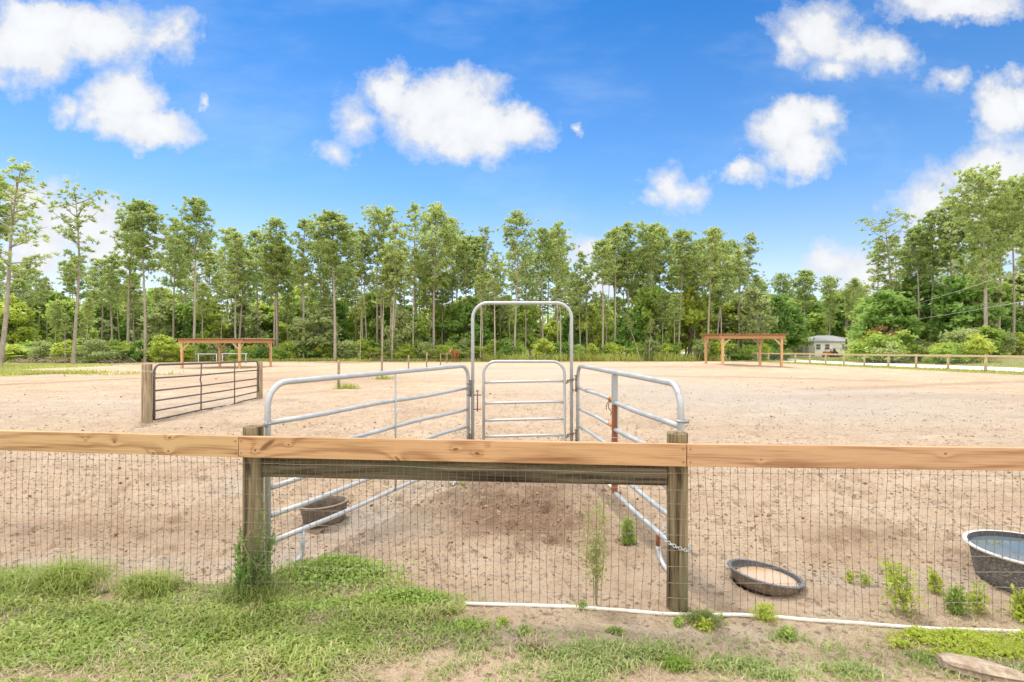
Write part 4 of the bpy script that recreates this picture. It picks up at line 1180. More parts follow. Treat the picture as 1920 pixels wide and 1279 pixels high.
    for (wx, wy) in ((-.45, -.5), (-.45, .5), (.45, -.5), (.45, .5)):
        mb = MB(); mb.ring((wx, wy, .3), .22, .08, (0, 1, 0), n=16, m=6); mb.build('wheel', M['rubber'], tr, smooth=True)
    # utility pole and its wires
    Yp = 80.0; x = (1587 - 960) / F * Yp; g3 = hz(x, Yp)
    po = thing('utility_pole', (x, Yp, g3), 'dark wooden utility pole standing in front of the white house', 'utility pole')
    mb = MB(); mb.tube([(0, 0, -.5), (0, 0, 3), (0, 0, 5.9)], [.16, .14, .12], 10); mb.build('shaft', M['pole'], po, smooth=True)
    mb = MB(); mb.tube([(.14, 0, 5.2), (.14, 0, 5.55)], .08, 8); mb.build('insulator', M['wire_grey'], po)
    mb = MB(); mb.box((-.15, -.1, 1.4), (.25, .12, .4)); mb.build('meter_box', M['wire_grey'], po)
    top = Vector((x, Yp, g3 + 5.7))
    for (a, e, sag, lab) in ((top, Vector((37.5, 30, 8.4)), 0.5, 'upper overhead cable crossing the trees on the right'),
                             (top + Vector((0, 0, -0.8)), Vector((38.2, 30, 5.5)), 0.45, 'lower overhead cable sagging across the bushes on the right')):
        mb = MB(); mb.tube([a.lerp(e, k / 16) - Vector((0, 0, sag * math.sin(math.pi * k / 16))) for k in range(17)], 0.022, 5)
        o = local(mb, a).build('overhead_cable', M['cable']); o.location = a; tag(o, lab, 'cable')
    # wire yard fence left of the house
    yf = thing('yard_fence', (51, 88, -1.0), 'grey wire yard fence left of the white house', 'fence')
    xs = [(p - 960) / F * 88 for p in (1440, 1453, 1466, 1479, 1492, 1506, 1516, 1527)]
    for x in xs:
        mb = MB(); mb.tube([(x - 51, 0, -.2), (x - 51, 0, 1.75)], 0.05, 6); mb.build('post', M['wire_grey'], yf)
    mb = MB(); mb.tube([(xs[0] - 51, 0, 1.7), (xs[-1] - 51, 0, 1.7)], .035, 5)
    q = xs[0]
    while q < xs[-1]:
        mb.tube([(q - 51, 0, 0.05), (q - 51, 0, 1.7)], .008, 3, cap=False); q += .14
    for k in range(11): mb.tube([(xs[0] - 51, 0, .1 + .15 * k), (xs[-1] - 51, 0, .1 + .15 * k)], .008, 3, cap=False)
    mb.build('wire_mesh', M['wire_grey'], yf)
    # little grey shed in the bushes
    Ys = 60.0; x = (1703 - 960) / F * Ys; g4 = hz(x, Ys)
    sh = thing('small_shed', (x, Ys, g4), 'pale grey slatted shed half hidden in the bushes behind the board fence', 'shed')
    mb = MB()
    for k in range(9): mb.box((0, 0, .12 + .21 * k), (1.1, 1.2, 0.19))
    mb.build('wall', M['shed'], sh)
    mb = MB(); mb.add([(-.7, -.8, 1.98), (.7, -.8, 1.98), (.7, .8, 1.98), (-.7, .8, 1.98), (0, -.8, 2.45), (0, .8, 2.45)], [(0, 1, 4), (2, 3, 5), (1, 2, 5, 4), (3, 0, 4, 5), (3, 2, 1, 0)]); mb.build('roof', M['shingle'], sh)
house()

# ------------------------------------------------------------------ horse
def horse():
    Y = 63.0; x = (853 - 960) / F * Y; g = hz(x, Y)
    root_loc = Vector((x, Y, g))
    # body frame: +x towards the head; it faces the camera and a little to the left
    verts = []; edges = []; rad = []
    def add(p, r, parent=None):
        verts.append(p); rad.append(r)
        if parent is not None: edges.append((parent, len(verts) - 1))
        return len(verts) - 1
    rump = add((-0.62, 0, 1.22), 0.27)
    loin = add((-0.25, 0, 1.20), 0.29, rump)
    barrel = add((0.12, 0, 1.13), 0.31, loin)
    chest = add((0.50, 0, 1.14), 0.28, barrel)
    neck0 = add((0.74, 0, 1.30), 0.20, chest)
    neck1 = add((0.95, 0, 1.45), 0.14, neck0)
    poll = add((1.12, 0, 1.56), 0.115, neck1)
    face = add((1.26, 0, 1.38), 0.10, poll)
    muz = add((1.38, 0, 1.17), 0.065, face)
    for s in (-1, 1):
        sh = add((0.50, s * 0.15, 0.92), 0.12, chest)
        kn = add((0.52, s * 0.16, 0.52), 0.062, sh)
        ca = add((0.51, s * 0.16, 0.26), 0.045, kn)
        ft = add((0.53, s * 0.16, 0.09), 0.05, ca)
        add((0.57, s * .16, 0.03), 0.055, ft)
        hip = add((-0.62, s * 0.15, 0.95), 0.15, rump)
        st = add((-0.50, s * 0.16, 0.72), 0.10, hip)
        hk = add((-0.78, s * 0.16, 0.47), 0.06, st)
        pa = add((-0.74, s * 0.16, 0.24), 0.045, hk)
        ft = add((-0.72, s * 0.16, 0.09), 0.05, pa)
        add((-0.67, s * .16, 0.03), 0.055, ft)
        add((1.07, s * 0.07, 1.72), 0.028, poll)
    me = bpy.data.meshes.new('horse'); me.from_pydata(verts, edges, []); me.update()
    o = link('horse', me)
    me.materials.append(M['coat'])
    sk = o.modifiers.new('skin', 'SKIN'); sk.use_smooth_shade = True
    o.modifiers.new('sub', 'SUBSURF').levels = 2; o.modifiers['sub'].render_levels = 2
    layer = me.skin_vertices[0].data
    for i, r in enumerate(rad): layer[i].radius = (r, r * (0.86 if i < 4 else 1.0))
    layer[1].use_root = True
    o.location = root_loc; o.rotation_euler = (0, 0, R(-108))
    tag(o, 'chestnut horse standing by the wood, facing the camera beyond the left panel', 'horse')
    mb = MB()
    mb.tube([(1.20, 0, 1.66), (1.08, 0.0, 1.72), (0.95, 0.05, 1.60), (0.78, 0.09, 1.47), (0.62, .10, 1.36)], [.04, .07, .085, .085, .03], 8); mb.build('mane', M['mane'], o, smooth=True)
    mb = MB(); mb.tube([(-.86, 0, 1.27), (-.97, 0, 1.15), (-1.0, 0, 0.85), (-.97, 0, .5)], [.05, .07, .085, .03], 8); mb.build('tail', M['mane'], o, smooth=True)
    mb = MB(); mb.tube([(1.245, 0, 1.55), (1.34, 0, 1.40), (1.425, 0, 1.24)], [.022, .035, .026], 8); mb.build('blaze', M['blaze'], o, smooth=True)
    for (hx, hy) in ((.565, .16), (.565, -.16), (-.675, .16), (-.675, -.16)):
        mb = MB(); mb.tube([(hx, hy, -0.01), (hx - .02, hy, .08)], [.075, .058], 10); mb.build('hoof', M['hoof'], o, smooth=True)
    for s in (-1, 1):
        mb = MB(); mb.tube([(1.20, s * .085, 1.47), (1.205, s * .105, 1.47)], .022, 8); mb.build('eye', M['hoof'], o, smooth=True)
horse()

# ------------------------------------------------------------------ foliage generators
def rand_dirs(n, r):
    v = r.normal(size=(n, 3)); return v / np.linalg.norm(v, axis=1, keepdims=True)

def leaf_cards(centers, size, r, up=0.3, aspect=1.7, keel=0.18):
    """one folded pointed leaf (two triangles) per centre"""
    n = len(centers)
    d = rand_dirs(n, r); nrm = rand_dirs(n, r); nrm[:, 2] = np.abs(nrm[:, 2]) + up
    side = np.cross(d, nrm); side /= np.linalg.norm(side, axis=1, keepdims=True) + 1e-9
    nn = np.cross(side, d)
    s = np.asarray(size).reshape(-1, 1) * np.ones((n, 1))
    L = s * aspect; W = s
    a = centers - d * L * .5; b = centers + d * L * .5
    l = centers + side * W * .5 - nn * W * keel; rr = centers - side * W * .5 - nn * W * keel
    V = np.stack([a, l, b, rr], 1).reshape(-1, 3)
    k = np.arange(n) * 4
    q = np.stack([k, k + 1, k + 2, k + 3], -1)
    return V, q

def join(parts):
    V = []; Q = []; T = []; n = 0
    for (v, q, t) in parts:
        V.append(v)
        if q is not None and len(q): Q.append(q + n)
        if t is not None and len(t): T.append(t + n)
        n += len(v)
    return np.concatenate(V), (np.concatenate(Q) if Q else None), (np.concatenate(T) if T else None)

def needle_tufts(centers, dirs, size, r, per=16, width=0.05):
    """sprays of narrow triangles at each twig end"""
    n = len(centers)
    c = np.repeat(centers, per, 0); dd = np.repeat(dirs, per, 0)
    v = rand_dirs(n * per, r) + dd * 0.75
    v /= np.linalg.norm(v, axis=1, keepdims=True)
    L = np.repeat(size, per)[:, None] * r.uniform(.7, 1.15, (n * per, 1))
    s = np.cross(v, rand_dirs(n * per, r)); s /= np.linalg.norm(s, axis=1, keepdims=True) + 1e-9
    w = L * width / 0.32
    base = c - v * 0.03
    V = np.stack([base, base + v * L * .55 + s * w, base + v * L, base + v * L * .55 - s * w], 1).reshape(-1, 3)
    k = np.arange(n * per) * 4
    # weld every spray into one island by sharing its first vertex, so a tuft keeps one tone
    q = np.stack([np.repeat(np.arange(n) * per * 4, per), k + 1, k + 2, k + 3], -1)
    return V, q

PINES = []
def make_pine(seed, h=20.0, start=0.55, rad=2.4, nb=30, dens=1.0, flat=0.0, fork=False, sparse=False, mat='needle', bark='bark', trunk_r=0.155):
    r = np.random.default_rng(seed); rr = random.Random(seed)
    mb = MB()
    ph = rr.uniform(0, 6); wob = 0.18
    def axis_pt(t):
        return Vector((wob * math.sin(ph + t * 4.2) * t * 1.6, wob * math.cos(ph * 1.7 + t * 3.4) * t * 1.6, h * t))
    tp = [axis_pt(k / 14) for k in range(15)]; tp[0].z = -0.4
    mb.tube(tp, [trunk_r * (1.18 if k == 0 else 1) * (1 - 0.80 * (k / 14) ** 1.15) for k in range(15)], 8, cap=False)
    cs = []; ds = []; sz = []
    def branch(b0, az, L, rise, tufts, rbase):
        d = Vector((math.cos(az), math.sin(az), rise)).normalized()
        pts = [b0]; p = b0.copy()
        for k in range(1, 5):
            d = (d + Vector((rr.uniform(-.16, .16), rr.uniform(-.16, .16), 0.10))).normalized()
            p = p + d * (L / 4); pts.append(p.copy())
        mb.tube(pts, [rbase, rbase * .8, rbase * .55, rbase * .35, rbase * .15], 4, cap=False)
        for k in range(tufts):
            t = rr.uniform(0.30, 1.0) ** 0.75; i = min(int(t * 4), 3); f = t * 4 - i
            q = pts[i].lerp(pts[i + 1], f)
            sp = 0.16 + 0.32 * L * 0.5 * t
            o = Vector((rr.gauss(0, sp), rr.gauss(0, sp), rr.gauss(0.06, sp * .5)))
            cs.append(q + o); dd = (o * 0.8 + d * 0.5 + Vector((0, 0, .55))).normalized(); ds.append(dd); sz.append(rr.uniform(.30, .52))
    for i in range(nb):
        t = start + (1 - start) * ((i + rr.random()) / nb) ** 0.9
        u = (t - start) / (1 - start)
        prof = (math.sin(math.pi * min(1, 0.22 + 0.74 * u)) ** 0.75) if not flat else (0.45 + 0.6 * u) * (1.0 if u < .93 else .7)
        L = rad * prof * rr.uniform(.6, 1.15)
        az = i * 2.4 + rr.uniform(-.5, .5)
        n = max(3, int((5 + 5.5 * L) * 1.2 * dens * rr.uniform(.6, 1.4)))
        branch(axis_pt(min(t, .985)), az, max(L, .5), rr.uniform(.05, .55) + .35 * u, n, 0.030 + .018 * L)
    for i in range(5):     # bare dead stubs under the crown
        t = rr.uniform(start * .6, start)
        p = axis_pt(t); az = rr.uniform(0, 6.3); L = rr.uniform(.4, 1.3)
        mb.tube([p, p + Vector((math.cos(az) * L, math.sin(az) * L, rr.uniform(-.1, .35) * L))], [.03, .012], 4, cap=False)
    # leader tuft
    top = axis_pt(1.0)
    for k in range(6): cs.append(top + Vector((rr.gauss(0, .22), rr.gauss(0, .22), rr.uniform(-.5, .2)))); ds.append(Vector((0, 0, 1))); sz.append(.4)
    V, q = needle_tufts(np.array([tuple(c) for c in cs]), np.array([tuple(d) for d in ds]), np.array(sz), r, per=16, width=0.044)
    crown = npmesh('crown', V, quads=q, mat=M[mat])
    trunk = mb.mesh('trunk', M[bark], smooth=True)
    return trunk, crown, h

PINES = [make_pine(101, start=.56, rad=2.6, nb=30), make_pine(102, start=.62, rad=2.2, nb=25), make_pine(103, start=.50, rad=2.4, nb=30, dens=.9),
         make_pine(104, start=.64, rad=2.9, nb=25, flat=1), make_pine(105, start=.52, rad=1.9, nb=26, dens=.8), make_pine(106, start=.46, rad=2.3, nb=30, dens=.95),
         make_pine(107, start=.66, rad=3.0, nb=28, dens=1.15, flat=1), make_pine(108, start=.55, rad=2.9, nb=34, dens=1.1)]
SPARSE = [make_pine(111, start=.40, rad=3.2, nb=24, dens=.42), make_pine(112, start=.48, rad=2.9, nb=22, dens=.42, flat=1), make_pine(113, start=.5, rad=2.4, nb=22, dens=.5)]
FULL = [make_pine(121, start=.42, rad=4.0, nb=44, dens=1.15, trunk_r=.20), make_pine(122, start=.36, rad=3.8, nb=46, dens=1.1, flat=1, trunk_r=.22)]
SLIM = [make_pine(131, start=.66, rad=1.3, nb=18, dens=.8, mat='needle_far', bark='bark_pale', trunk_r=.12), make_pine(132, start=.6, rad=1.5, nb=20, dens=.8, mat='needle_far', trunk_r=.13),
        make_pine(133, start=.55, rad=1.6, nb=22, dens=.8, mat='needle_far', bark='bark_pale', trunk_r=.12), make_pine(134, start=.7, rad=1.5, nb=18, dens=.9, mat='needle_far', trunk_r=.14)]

def place_tree(name, proto, x, y, height, label, cat, group, lean=0.0, spin=0.0, wide=1.0, tscale=1.0):
    trunk, crown, h = proto
    t = thing(name, (x, y, hz(x, y)), label, cat, group)
    rot = Matrix.Rotation(lean, 3, 'Y') @ Matrix.Rotation(spin, 3, 'Z')
    t.rotation_euler = rot.to_euler()
    s = height / h
    t.scale = (s * wide, s * wide, s)
    link('trunk', trunk, t); link('crown', crown, t)
    return t

# the pines that can be told apart in the photograph: pixel of the base, pixel of the top, distance
HERO = [
    # px base, px top, py top, distance, proto, width, label
    (0, 42, 318, 47, SPARSE[0], 1.15, 'thick dark pine leaning right with sparse tufts, at the far left edge'),
    (138, 147, 368, 56, SPARSE[1], 1.0, 'sparse tufted pine against white cloud, next to the leaning pine'),
    (240, 247, 405, 66, PINES[4], 1.0, 'slender pine just left of the thick pale trunk by the left shelter'),
    (272, 272, 384, 60, PINES[7], 0.95, 'pine with thick pale trunk down to the sand, left of the left shelter'),
    (325, 328, 416, 70, PINES[2], 0.8, 'pine with shaggy narrow crown above the left end of the left shelter'),
    (362, 374, 378, 64, PINES[1], 0.9, 'tall straight pine with a small tufted crown above the left shelter roof'),
    (442, 442, 442, 68, PINES[5], 0.95, 'bushy pine behind the right end of the left shelter'),
    (485, 478, 436, 76, PINES[0], 0.85, 'round topped pine rising behind the far post of the dark gate'),
    (519, 519, 417, 70, PINES[0], 0.9, 'round topped pine just right of the left shelter'),
    (570, 570, 416, 70, PINES[4], 0.9, 'narrow pine with a pointed crown between the left shelter and the big round pine'),
    (628, 628, 404, 66, PINES[7], 1.15, 'big round crowned pine with a long bare pale trunk reaching the sand'),
    (668, 662, 444, 78, PINES[3], 0.85, 'flat topped pine close behind the big round crowned pine'),
    (706, 712, 404, 72, PINES[3], 0.85, 'pine with a thin spreading crown left of the bright green pine'),
    (735, 740, 424, 66, PINES[5], 0.85, 'bright green dense pine over the middle of the left panel'),
    (783, 775, 387, 74, SPARSE[2], 1.0, 'highest thin crowned pine left of the broad double crown'),
    (813, 818, 390, 70, FULL[0], 0.75, 'broad domed pine, tallest over the horse'),
    (845, 848, 418, 75, PINES[2], 0.9, 'pine whose crown hangs right of the broad domed pine over the horse'),
    (873, 873, 452, 72, PINES[4], 0.75, 'thin pine with a dark bare trunk left of the arch'),
    (912, 908, 430, 74, SPARSE[2], 0.85, 'wispy pine seen over the left leg of the arch'),
    (965, 968, 402, 68, PINES[2], 0.9, 'dense upright pine rising through the left half of the arch'),
    (1018, 1018, 432, 72, PINES[1], 0.75, 'slim pine over the middle of the arch, left of a twin'),
    (1046, 1045, 421, 72, PINES[5], 0.62, 'slim pine over the right half of the arch, right of a twin'),
    (1080, 1078, 515, 80, PINES[0], 0.8, 'low pine beside the right leg of the arch'),
    (1130, 1128, 455, 68, PINES[1], 0.95, 'pine with a pale orange bare trunk right of the arch'),
    (1152, 1150, 440, 76, PINES[0], 0.85, 'pine leaning over the pale orange trunk right of the arch'),
    (1178, 1177, 423, 74, PINES[2], 0.95, 'tallest pine of the dense clump right of the arch'),
    (1215, 1222, 432, 74, PINES[3], 0.95, 'flat crowned pine in the middle of the dense clump right of the arch'),
    (1236, 1240, 433, 78, PINES[7], 0.8, 'round crowned pine in the dense clump right of the arch'),
    (1272, 1278, 438, 72, PINES[7], 0.9, 'dark trunked pine on the right side of the dense clump'),
    (1290, 1310, 452, 76, PINES[0], 0.8, 'pine leaning right out of the dense clump'),
    (1328, 1332, 434, 70, PINES[5], 0.95, 'bright shaggy pine above the left post of the right shelter'),
    (1342, 1356, 458, 72, PINES[2], 0.85, 'pine with ragged branches above the right shelter roof'),
    (1380, 1388, 492, 74, SPARSE[2], 0.95, 'lower ragged pine at the end of the clump over the right shelter'),
    (1422, 1420, 522, 92, FULL[0], 0.7, 'distant round pine above the middle of the right shelter'),
    (1462, 1465, 524, 95, FULL[1], 0.7, 'distant broad pine above the right end of the right shelter'),
    (1508, 1512, 510, 92, PINES[7], 1.0, 'distant pine with an open crown above the yard fence'),
    (1556, 1556, 528, 95, FULL[1], 0.7, 'distant broad pine above the white house'),
    (1590, 1604, 526, 98, FULL[0], 0.65, 'distant pine directly behind the utility pole'),
    (1676, 1660, 415, 64, SPARSE[1], 1.15, 'lone pine with open branches reaching left over the russet bush'),
    (1722, 1720, 430, 62, PINES[1], 0.95, 'pine just right of the lone open pine'),
    (1745, 1748, 402, 62, PINES[2], 0.85, 'full green pine left of the forked giant'),
    (1783, 1782, 380, 60, PINES[0], 0.85, 'tall green pine touching the forked giant on its left'),
    (1850, 1838, 340, 54, FULL[1], 0.72, 'giant pine with a thick bent pale trunk behind the board fence'),
    (1826, 1815, 385, 60, PINES[5], 0.8, 'yellow green pine half behind the giant pine'),
    (1872, 1874, 372, 60, PINES[1], 0.9, 'pine with a reddish trunk just right of the giant pine'),
    (1900, 1902, 355, 60, PINES[3], 0.8, 'flat topped pine near the right edge'),
    (1925, 1935, 330, 52, PINES[7], 0.85, 'big pine cut off by the right edge'),
    (-30, -40, 330, 50, PINES[7], 1.0, 'pine cut off by the left edge, beside the leaning pine'),
]
def place_heroes():
    rr = random.Random(5)
    for (pb, pt, py, Y, proto, wide, lab) in HERO:
        xb = (pb - 960) / F * Y; xt = (pt - 960) / F * Y
        zt = CAM_Z - (py - 640) / F * Y; g = hz(xb, Y)
        hh = zt - g
        place_tree('pine_tree', proto, xb, Y, math.hypot(hh, xt - xb), lab, 'pine tree', 'pines along the wood edge', math.atan2(xt - xb, hh), rr.uniform(0, 6.28), wide * 1.22)
place_heroes()

# ---- broadleaf trees and bushes
def make_broadleaf(seed, w, d, h, nclump, nleaf, size, mat, trunk=True, low=0.25, bark='bark_dark'):
    r = np.random.default_rng(seed); rr = random.Random(seed)
    cs = []
    parts = []
    mb = MB()
    base = Vector((0, 0, -0.2))
    hub = Vector((rr.uniform(-.1, .1) * w, rr.uniform(-.1, .1) * d, h * (low + .12)))
    if trunk: mb.tube([base, Vector((hub.x * .5, hub.y * .5, hub.z * .5)), hub], [.035 * h * .5 + .03, .028 * h * .5 + .02, .05], 7, cap=False)
    for i in range(nclump):
        a = rr.uniform(0, 6.283); t = rr.random()
        z = low + (1 - low) * t
        k = math.sin(math.pi * min(1, .18 + .80 * t)) ** .6 * math.sqrt(rr.uniform(.25, 1.0))
        c = np.array([math.cos(a) * w * .5 * k * rr.uniform(.8, 1.15), math.sin(a) * d * .5 * k * rr.uniform(.8, 1.15), h * z * rr.uniform(.9, 1.04)])
        cs.append(c)
        s = rr.uniform(.55, 1.2) * (w * .16)
        n = int(nleaf * rr.uniform(.6, 1.4))
        pts = c + r.normal(size=(n, 3)) * np.array([s, s, s * .62]) * .62
        pts = pts[pts[:, 2] > 0.03]
        v, q = leaf_cards(pts, r.uniform(size * .6, size * 1.25, len(pts)), r, up=.55)
        parts.append((v, q, None))
        if i % 2 == 0:
            m = hub.lerp(Vector(c), .5) + Vector((0, 0, -.1 * h * rr.random()))
            st = hub if trunk else Vector((rr.uniform(-.15, .15), rr.uniform(-.15, .15), -.1))
            mb.tube([st, m, Vector(c)], [.012 * h * .5 + .012, .02, .008], 4, cap=False)
    V, q, _ = join(parts)
    return mb.mesh('trunk' if trunk else 'stems', M[bark], smooth=True), npmesh('crown', V, quads=q, mat=M[mat]), h

def make_palmetto(seed, mat):
    r = np.random.default_rng(seed); rr = random.Random(seed)
    mb = MB(); V = []; T = []; n = 0
    for f in range(20):
        az = rr.uniform(0, 6.28); out = rr.uniform(.2, 1.0); zz = rr.uniform(.5, 1.35) * (1.25 - .5 * out)
        c = Vector((math.cos(az) * out, math.sin(az) * out, zz))
        mb.tube([(c.x * .1, c.y * .1, -.05), (c.x * .5, c.y * .5, zz * .65), c], .012, 4, cap=False)
        fwd = Vector((math.cos(az), math.sin(az), rr.uniform(-.1, .9))).normalized(); sd_ = Vector((-math.sin(az), math.cos(az), 0)); up = fwd.cross(sd_)
        L = rr.uniform(.42, .62)
        for k in range(13):
            a = (k / 12 - .5) * R(200)
            d = (fwd * math.cos(a) + sd_ * math.sin(a)).normalized(); s = d.cross(up).normalized() * 0.032
            ll = L * (.75 + .25 * math.cos(a * .7))
            e = c + d * ll - Vector((0, 0, .10 * ll)); mid = c + d * ll * .5
            V += [tuple(c), tuple(mid + s), tuple(e), tuple(mid - s)]
    V = np.array(V); b = len(V) // 4
    per = 13; k = np.arange(b) * 4
    q = np.stack([np.repeat(np.arange(b // per) * per * 4, per), k + 1, k + 2, k + 3], -1)
    return mb.mesh('stems', M['stem']), npmesh('crown', V, quads=q, mat=M[mat]), 1.6

TREE_P = {}
for i, (key, mat) in enumerate([('dark', 'leaf_dark'), ('mid', 'leaf_mid'), ('bright', 'leaf_bright'), ('olive', 'leaf_olive')]):
    TREE_P[key] = [make_broadleaf(200 + i, 4.4, 4.2, 7.0, 38, 95, .30, mat, True, .22), make_broadleaf(210 + i, 3.4, 3.4, 8.5, 36, 90, .28, mat, True, .30, 'bark_pale')]
    TREE_P[key + '_bush'] = [make_broadleaf(220 + i, 4.0, 3.2, 2.6, 26, 95, .20, mat, False, .06), make_broadleaf(230 + i, 3.0, 2.8, 3.6, 26, 90, .21, mat, False, .06)]
TREE_P['rust_bush'] = [make_broadleaf(240, 3.6, 3.2, 5.0, 30, 80, .22, 'leaf_rust', False, .15)]
TREE_P['gold_bush'] = [make_broadleaf(241, 2.6, 2.6, 3.6, 24, 70, .20, 'leaf_gold', False, .15)]
PALM = [make_palmetto(250, 'leaf_bright'), make_palmetto(251, 'leaf_mid')]

def place_bush(name, proto, x, y, height, label, cat, group, spin=0, wide=1.0):
    stem, crown, h = proto
    t = thing(name, (x, y, hz(x, y)), label, cat, group)
    s = height / h
    t.scale = (s * wide, s * wide, s); t.rotation_euler = (0, 0, spin)
    link('trunk' if stem.name.startswith('trunk') else 'stems', stem, t); link('crown', crown, t)
    return t

LOOK = {'dark': 'dark green', 'mid': 'mid green', 'bright': 'yellow green', 'olive': 'grey green'}
# stretches of the wood edge named by what stands in front of them
ZONES = [
    (-60, 10, 'at the left edge of the picture'), (10, 95, 'right of the leaning pine'), (95, 200, 'beneath the sparse pine at left'),
    (200, 268, 'left of the thick pale trunk'), (268, 335, 'between the thick pale trunk and the left shelter'), (335, 425, 'behind the left half of the left shelter'),
    (425, 515, 'behind the right half of the left shelter'), (515, 590, 'just right of the left shelter'), (590, 665, 'at the foot of the big round crowned pine'),
    (665, 745, 'behind the slim fence posts'), (745, 820, 'left of the horse'), (820, 884, 'right behind the horse'), (884, 960, 'in the left half of the arch'),
    (960, 1072, 'in the right half of the arch'), (1072, 1140, 'just right of the arch'), (1140, 1230, 'under the dense clump of pines'), (1230, 1322, 'left of the right shelter'),
    (1322, 1395, 'behind the left half of the right shelter'), (1395, 1470, 'behind the right half of the right shelter'), (1470, 1530, 'left of the white house'),
    (1530, 1612, 'behind the white house'), (1612, 1690, 'just right of the white house'), (1690, 1770, 'beside the small grey shed'), (1770, 1845, 'left of the giant pine'),
    (1845, 1930, 'right of the giant pine')]

def undergrowth():
    rr = random.Random(11)
    for zi, (a, b, where) in enumerate(ZONES):
        right = a >= 1600; house_z = 1470 <= a < 1612
        # two or three broadleaf trees per stretch, then low bushes in front
        looks = ['mid', 'bright', 'dark', 'olive']; rr.shuffle(looks)
        nt = 4
        if right: looks = ['mid', 'dark', 'olive']; nt = 3
        for k in range(nt):
            px = a + (b - a) * (k + rr.uniform(.2, .8)) / nt
            if a == 1612: px = 1645 + 16 * k
            Y = rr.uniform(69, 90)
            if right: Y = rr.uniform(60, 72) if px < 1760 else rr.uniform(54, 66)
            if house_z: Y = rr.uniform(104, 118)
            x = (px - 960) / F * Y
            h = rr.uniform(5.5, 10.5)
            if a < 340: h = rr.uniform(6.0, 10.8)
            if right: h = rr.uniform(6.5, 11.0)
            if house_z: h = rr.uniform(9, 13)
            lk = looks[k]
            kind = rr.randint(0, 1)
            size = ('tall ' if kind else 'broad ')
            place_tree('broadleaf_tree', TREE_P[lk][kind], x, Y, h, size + LOOK[lk] + ' leafy tree ' + where, 'tree', 'leafy trees among the pines', 0, rr.uniform(0, 6.28), rr.uniform(.9, 1.25))
        if not (right or house_z):
            for k, lk in enumerate(('mid', 'bright')):
                px = a + (b - a) * (k + rr.uniform(.1, .9)) / 2; Y = rr.uniform(90, 104); x = (px - 960) / F * Y
                place_tree('broadleaf_tree', TREE_P[lk][1], x, Y, rr.uniform(9.0, 13.0), 'high ' + LOOK[lk] + ' tree far back ' + where, 'tree', 'leafy trees among the pines', 0, rr.uniform(0, 6.28), rr.uniform(.9, 1.2))
        looks = ['bright', 'mid', 'olive', 'dark'] if rr.random() < .6 else ['mid', 'bright', 'dark', 'olive']
        if right: looks = ['mid', 'olive', 'bright']
        nb = 3
        if house_z: nb = 1 if a == 1470 else 0
        for k in range(nb):
            px = a + (b - a) * (k + rr.uniform(.15, .85)) / nb
            if a == 1612: px = 1640 + 18 * k
            Y = rr.uniform(66.5, 69.5)
            if a < 340: Y = rr.uniform(58, 66)
            if right: Y = rr.uniform(54, 59) if px < 1760 else rr.uniform(49, 54)
            if house_z: Y = 94
            x = (px - 960) / F * Y
            lk = looks[k]; kind = rr.randint(0, 1)
            h = rr.uniform(1.5, 2.5) + .7 * kind
            if right: h *= 1.15
            place_bush('bush', TREE_P[lk + '_bush'][kind], x, Y, h, ('upright ' if kind else 'spreading ') + LOOK[lk] + ' bush ' + where, 'bush', 'bushes along the wood edge', rr.uniform(0, 6.28), rr.uniform(.95, 1.3))
    # special ones
    place_bush('bush', TREE_P['rust_bush'][0], (1662 - 960) / F * 58, 58, 4.6, 'russet brown leaved bush right of the white house', 'bush', 'bushes along the wood edge')
    place_bush('bush', TREE_P['gold_bush'][0], (1634 - 960) / F * 57.5, 57.5, 3.5, 'golden yellow leaved bush beside the russet bush', 'bush', 'bushes along the wood edge')
    place_tree('broadleaf_tree', TREE_P['dark'][0], (1470 - 960) / F * 84, 84, 9.0, 'wide dark oak standing behind the right end of the right shelter', 'tree', 'leafy trees among the pines', 0, 1.0, 1.15)
    place_tree('broadleaf_tree', TREE_P['mid'][0], (1530 - 960) / F * 99, 99, 8.0, 'lighter green round tree behind the left corner of the white house', 'tree', 'leafy trees among the pines', 0, 2.0, 1.1)
    place_bush('bush', TREE_P['bright_bush'][0], (1503 - 960) / F * 93, 93, 3.0, 'low light green bush beside the yard fence', 'bush', 'bushes along the wood edge', .4, 1.2)
    # saw palmettos at the foot of the left wood
    ps = [(15, 61, 0), (62, 60, 1), (185, 62, 0), (215, 61, 0), (232, 60.5, 1), (250, 61, 0), (300, 62, 0), (318, 61, 0), (345, 63, 1), (700, 67, 0), (748, 66.5, 0), (818, 66.5, 0), (838, 66, 0), (876, 66.5, 1), (905, 67, 0)]
    wh = ['at the left edge', 'under the leaning pine', 'left of the pale trunk, leftmost of four', 'left of the pale trunk, second of four', 'left of the pale trunk, third of four', 'left of the pale trunk, nearest to it',
          'just right of the thick pale trunk', 'left of the left shelter post', 'inside the left shelter opening', 'behind the middle slim fence post', 'left of the tall slim fence posts', 'a little left of the horse', 'close against the horse', 'just right of the horse', 'left of the arch leg, past the horse']
    for (px, Y, k), w in zip(ps, wh):
        place_bush('saw_palmetto', PALM[k], (px - 960) / F * Y, Y, 1.9 + .5 * ((px * 7) % 10) / 10, 'fan leaved saw palmetto ' + w, 'palmetto', 'saw palmettos at the wood edge', px * .7, 1.25)
undergrowth()

